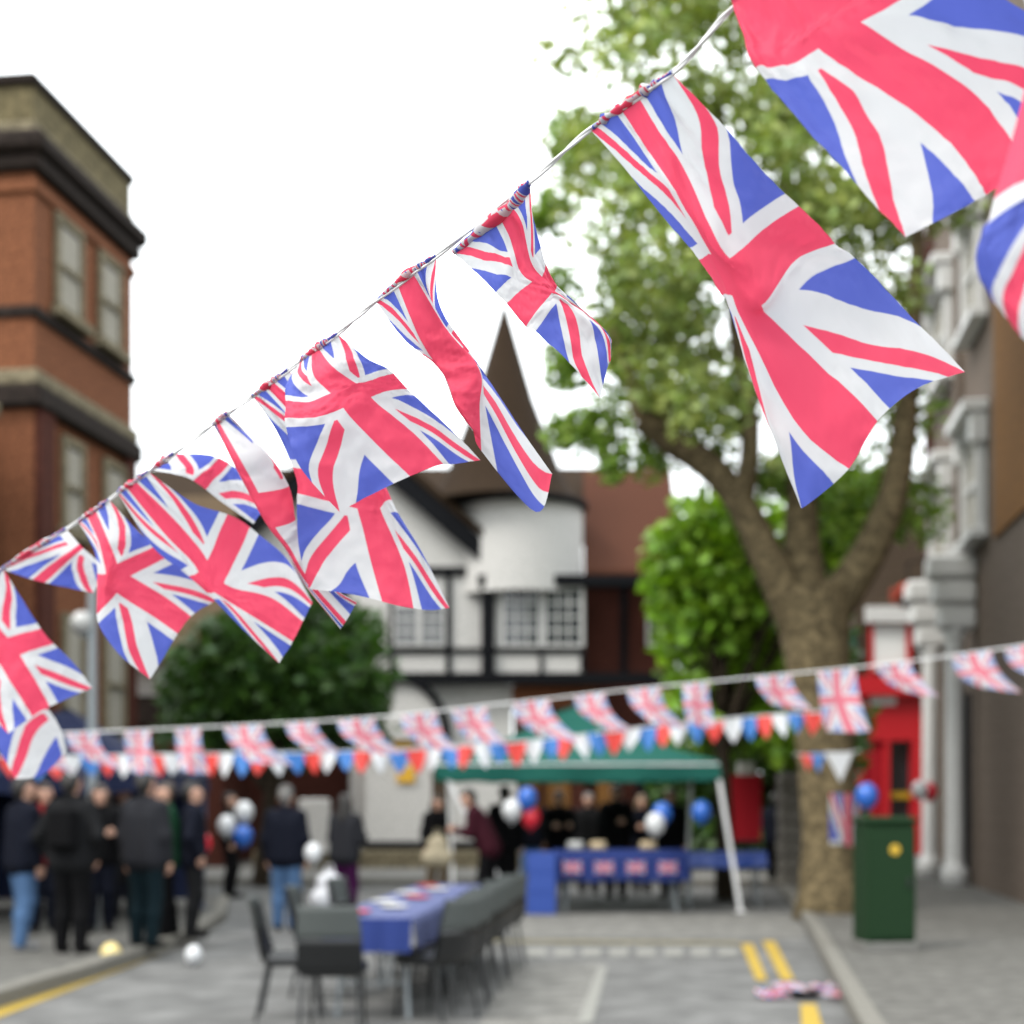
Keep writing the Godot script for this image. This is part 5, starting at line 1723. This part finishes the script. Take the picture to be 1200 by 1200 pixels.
func people() -> void:
	var down := make_pose(0.02, "down", "down", 0.03)
	var front := make_pose(0.05, "front", "front", -0.03)
	var mixed := make_pose(0.03, "down", "front", 0.06)
	var pocket := make_pose(0.0, "pocket", "pocket", 0.02)
	var lean := make_pose(0.42, "front", "front", 0.05)
	var up := make_pose(0.03, "down", "up", -0.02)
	var on := 0.12
	person(mixed, G(26, 1113, on), PI * 0.75, 1.0, "navy", "jeans", "hair_dark", "person in light blue jeans with a red top at the left edge", {"panel": "red", "shoes": "trainer"})
	var side := person(up, G(52, 1092, on), 0.4, 0.98, "red", "navy", "hair_brown", "person in a red jacket half hidden behind the one in light jeans")
	person(pocket, G(84, 1117, on), PI * 0.95, 1.03, "charcoal", "black", "hair_dark", "broad person in black with a dark backpack under the navy gazebo", {"pack": "black"})
	person(front, G(117, 1092, on), PI * 0.1, 0.97, "black", "navy", "hair_brown", "person facing out between the backpack wearer and the grey jacket", {"long": true})
	person(down, G(170, 1110, on), PI * 0.9, 1.03, "slate", "teal", "hair_dark", "person in a grey jacket and dark teal trousers seen from behind")
	person(mixed, G(196, 1098, on), -PI * 0.4, 0.98, "green", "black", "hair_brown", "person with a dark green top behind the grey jacket")
	person(pocket, G(226, 1098, on), PI * 0.6, 0.98, "navy", "charcoal", "hair_dark", "person in dark clothes behind the balloon cluster")
	person(down, G(144, 1078, on), 0.2, 0.98, "grey", "charcoal", "hair_grey", "grey haired person at the back of the navy gazebo")
	person(pocket, G(270, 1052), PI * 0.5, 1.0, "black", "black", "hair_dark", "slim person in black standing before the dark tree's post")
	person(down, G(335, 1090), PI * 0.97, 1.03, "navy", "jeans", "hair_grey", "man in blue jeans, dark jacket and grey cap seen from behind", {"cap": "grey"})
	person(front, G(404, 1078), PI * 0.85, 0.98, "slate", "purple", "hair_dark", "woman in purple trousers and dark jacket beside the long table", {"long": true})
	person(mixed, G(512, 1052), PI * 0.15, 0.97, "black", "tan", "hair_brown", "long haired person in black at the far end of the long table", {"long": true})
	person(lean, G(573, 1072), -PI * 0.55, 1.06, "maroon", "black", "hair_dark", "person in a maroon jacket leaning over the long table")
	person(down, G(592, 1060), PI * 0.9, 1.06, "black", "black", "hair_dark", "person in black close behind the leaning maroon jacket")
	person(front, G(655, 1052), PI * 0.05, 1.02, "black", "navy", "hair_dark", "person in black behind the left end of the gazebo table")
	person(pocket, G(690, 1047), 0.1, 1.0, "charcoal", "black", "hair_grey", "grey haired person at the back of the green gazebo", {})
	person(mixed, G(722, 1052), -0.15, 1.08, "black", "black", "hair_dark", "tall person in black in the middle of the green gazebo")
	person(front, G(752, 1046), 0.2, 0.98, "navy", "black", "hair_fair", "fair haired person in navy in the green gazebo", {"long": true})
	person(down, G(786, 1052), -0.3, 1.04, "black", "charcoal", "hair_brown", "person in black near the right leg of the green gazebo")
	person(pocket, G(622, 1046), 0.3, 1.0, "navy", "jeans", "hair_brown", "person in navy and jeans by the stacked blue crates")
	person(mixed, G(908, 1038), PI * 0.8, 1.0, "navy", "black", "hair_dark", "far person in navy between the red stall and the gate pillar")
	bag(G(386, 1083) + Vector3(0, 0.16, 0.0), "white plastic carrier bag held by the woman in purple trousers", M.bag_white, 0.34, 0.62)
	bag(P(514, 1012, 20.8) + Vector3(0, -0.05, 0.32), "cream shoulder bag carried by the long haired person in black", M.bag_cream, 0.28, 0.55)

# ------------------------------------------------------------------
func _ready() -> void:
	# camera
	var cam := Camera3D.new()
	cam.name = "camera"
	var at := CameraAttributesPhysical.new()
	at.frustum_near = 0.05
	at.frustum_far = 900.0
	at.frustum_focal_length = 50.0
	at.frustum_focus_distance = 1.36
	at.exposure_aperture = 4.9
	cam.attributes = at
	cam.near = 0.05
	cam.far = 900.0
	cam.projection = Camera3D.PROJECTION_FRUSTUM
	cam.size = 0.05 * 1200.0 / F
	cam.frustum_offset = Vector2(0, 0.05 * (HZ - 600.0) / F)
	cam.position = Vector3(0, EYE, 0)
	add_child(cam)
	cam.current = true
	# overcast sky
	var env := Environment.new()
	env.background_mode = Environment.BG_SKY
	var sm := ProceduralSkyMaterial.new()
	sm.sky_top_color = Color(0.975, 0.99, 1.0)
	sm.sky_horizon_color = Color(0.715, 0.735, 0.742)
	sm.sky_curve = 0.6
	sm.ground_bottom_color = Color(0.45, 0.45, 0.44)
	sm.ground_horizon_color = Color(0.75, 0.76, 0.76)
	sm.sun_angle_max = 1.0
	sm.energy_multiplier = 2.0
	var sky := Sky.new()
	sky.sky_material = sm
	env.sky = sky
	env.tonemap_mode = Environment.TONE_MAPPER_LINEAR
	env.tonemap_exposure = 2.2
	env.sdfgi_enabled = true
	env.ssao_enabled = true
	env.ssil_enabled = true
	var we := WorldEnvironment.new()
	we.name = "world_environment"
	we.environment = env
	add_child(we)
	var sun := DirectionalLight3D.new()
	sun.name = "sun"
	sun.light_energy = 0.5
	sun.light_angular_distance = 20.0
	sun.light_color = Color(1.0, 0.98, 0.95)
	sun.shadow_enabled = true
	sun.rotation_degrees = Vector3(-50, -55, 0)
	add_child(sun)
	materials()
	ground()
	timbered_house()
	left_building()
	right_building()
	greenery()
	street_things()
	people()
	far_bunting()
	near_flags()
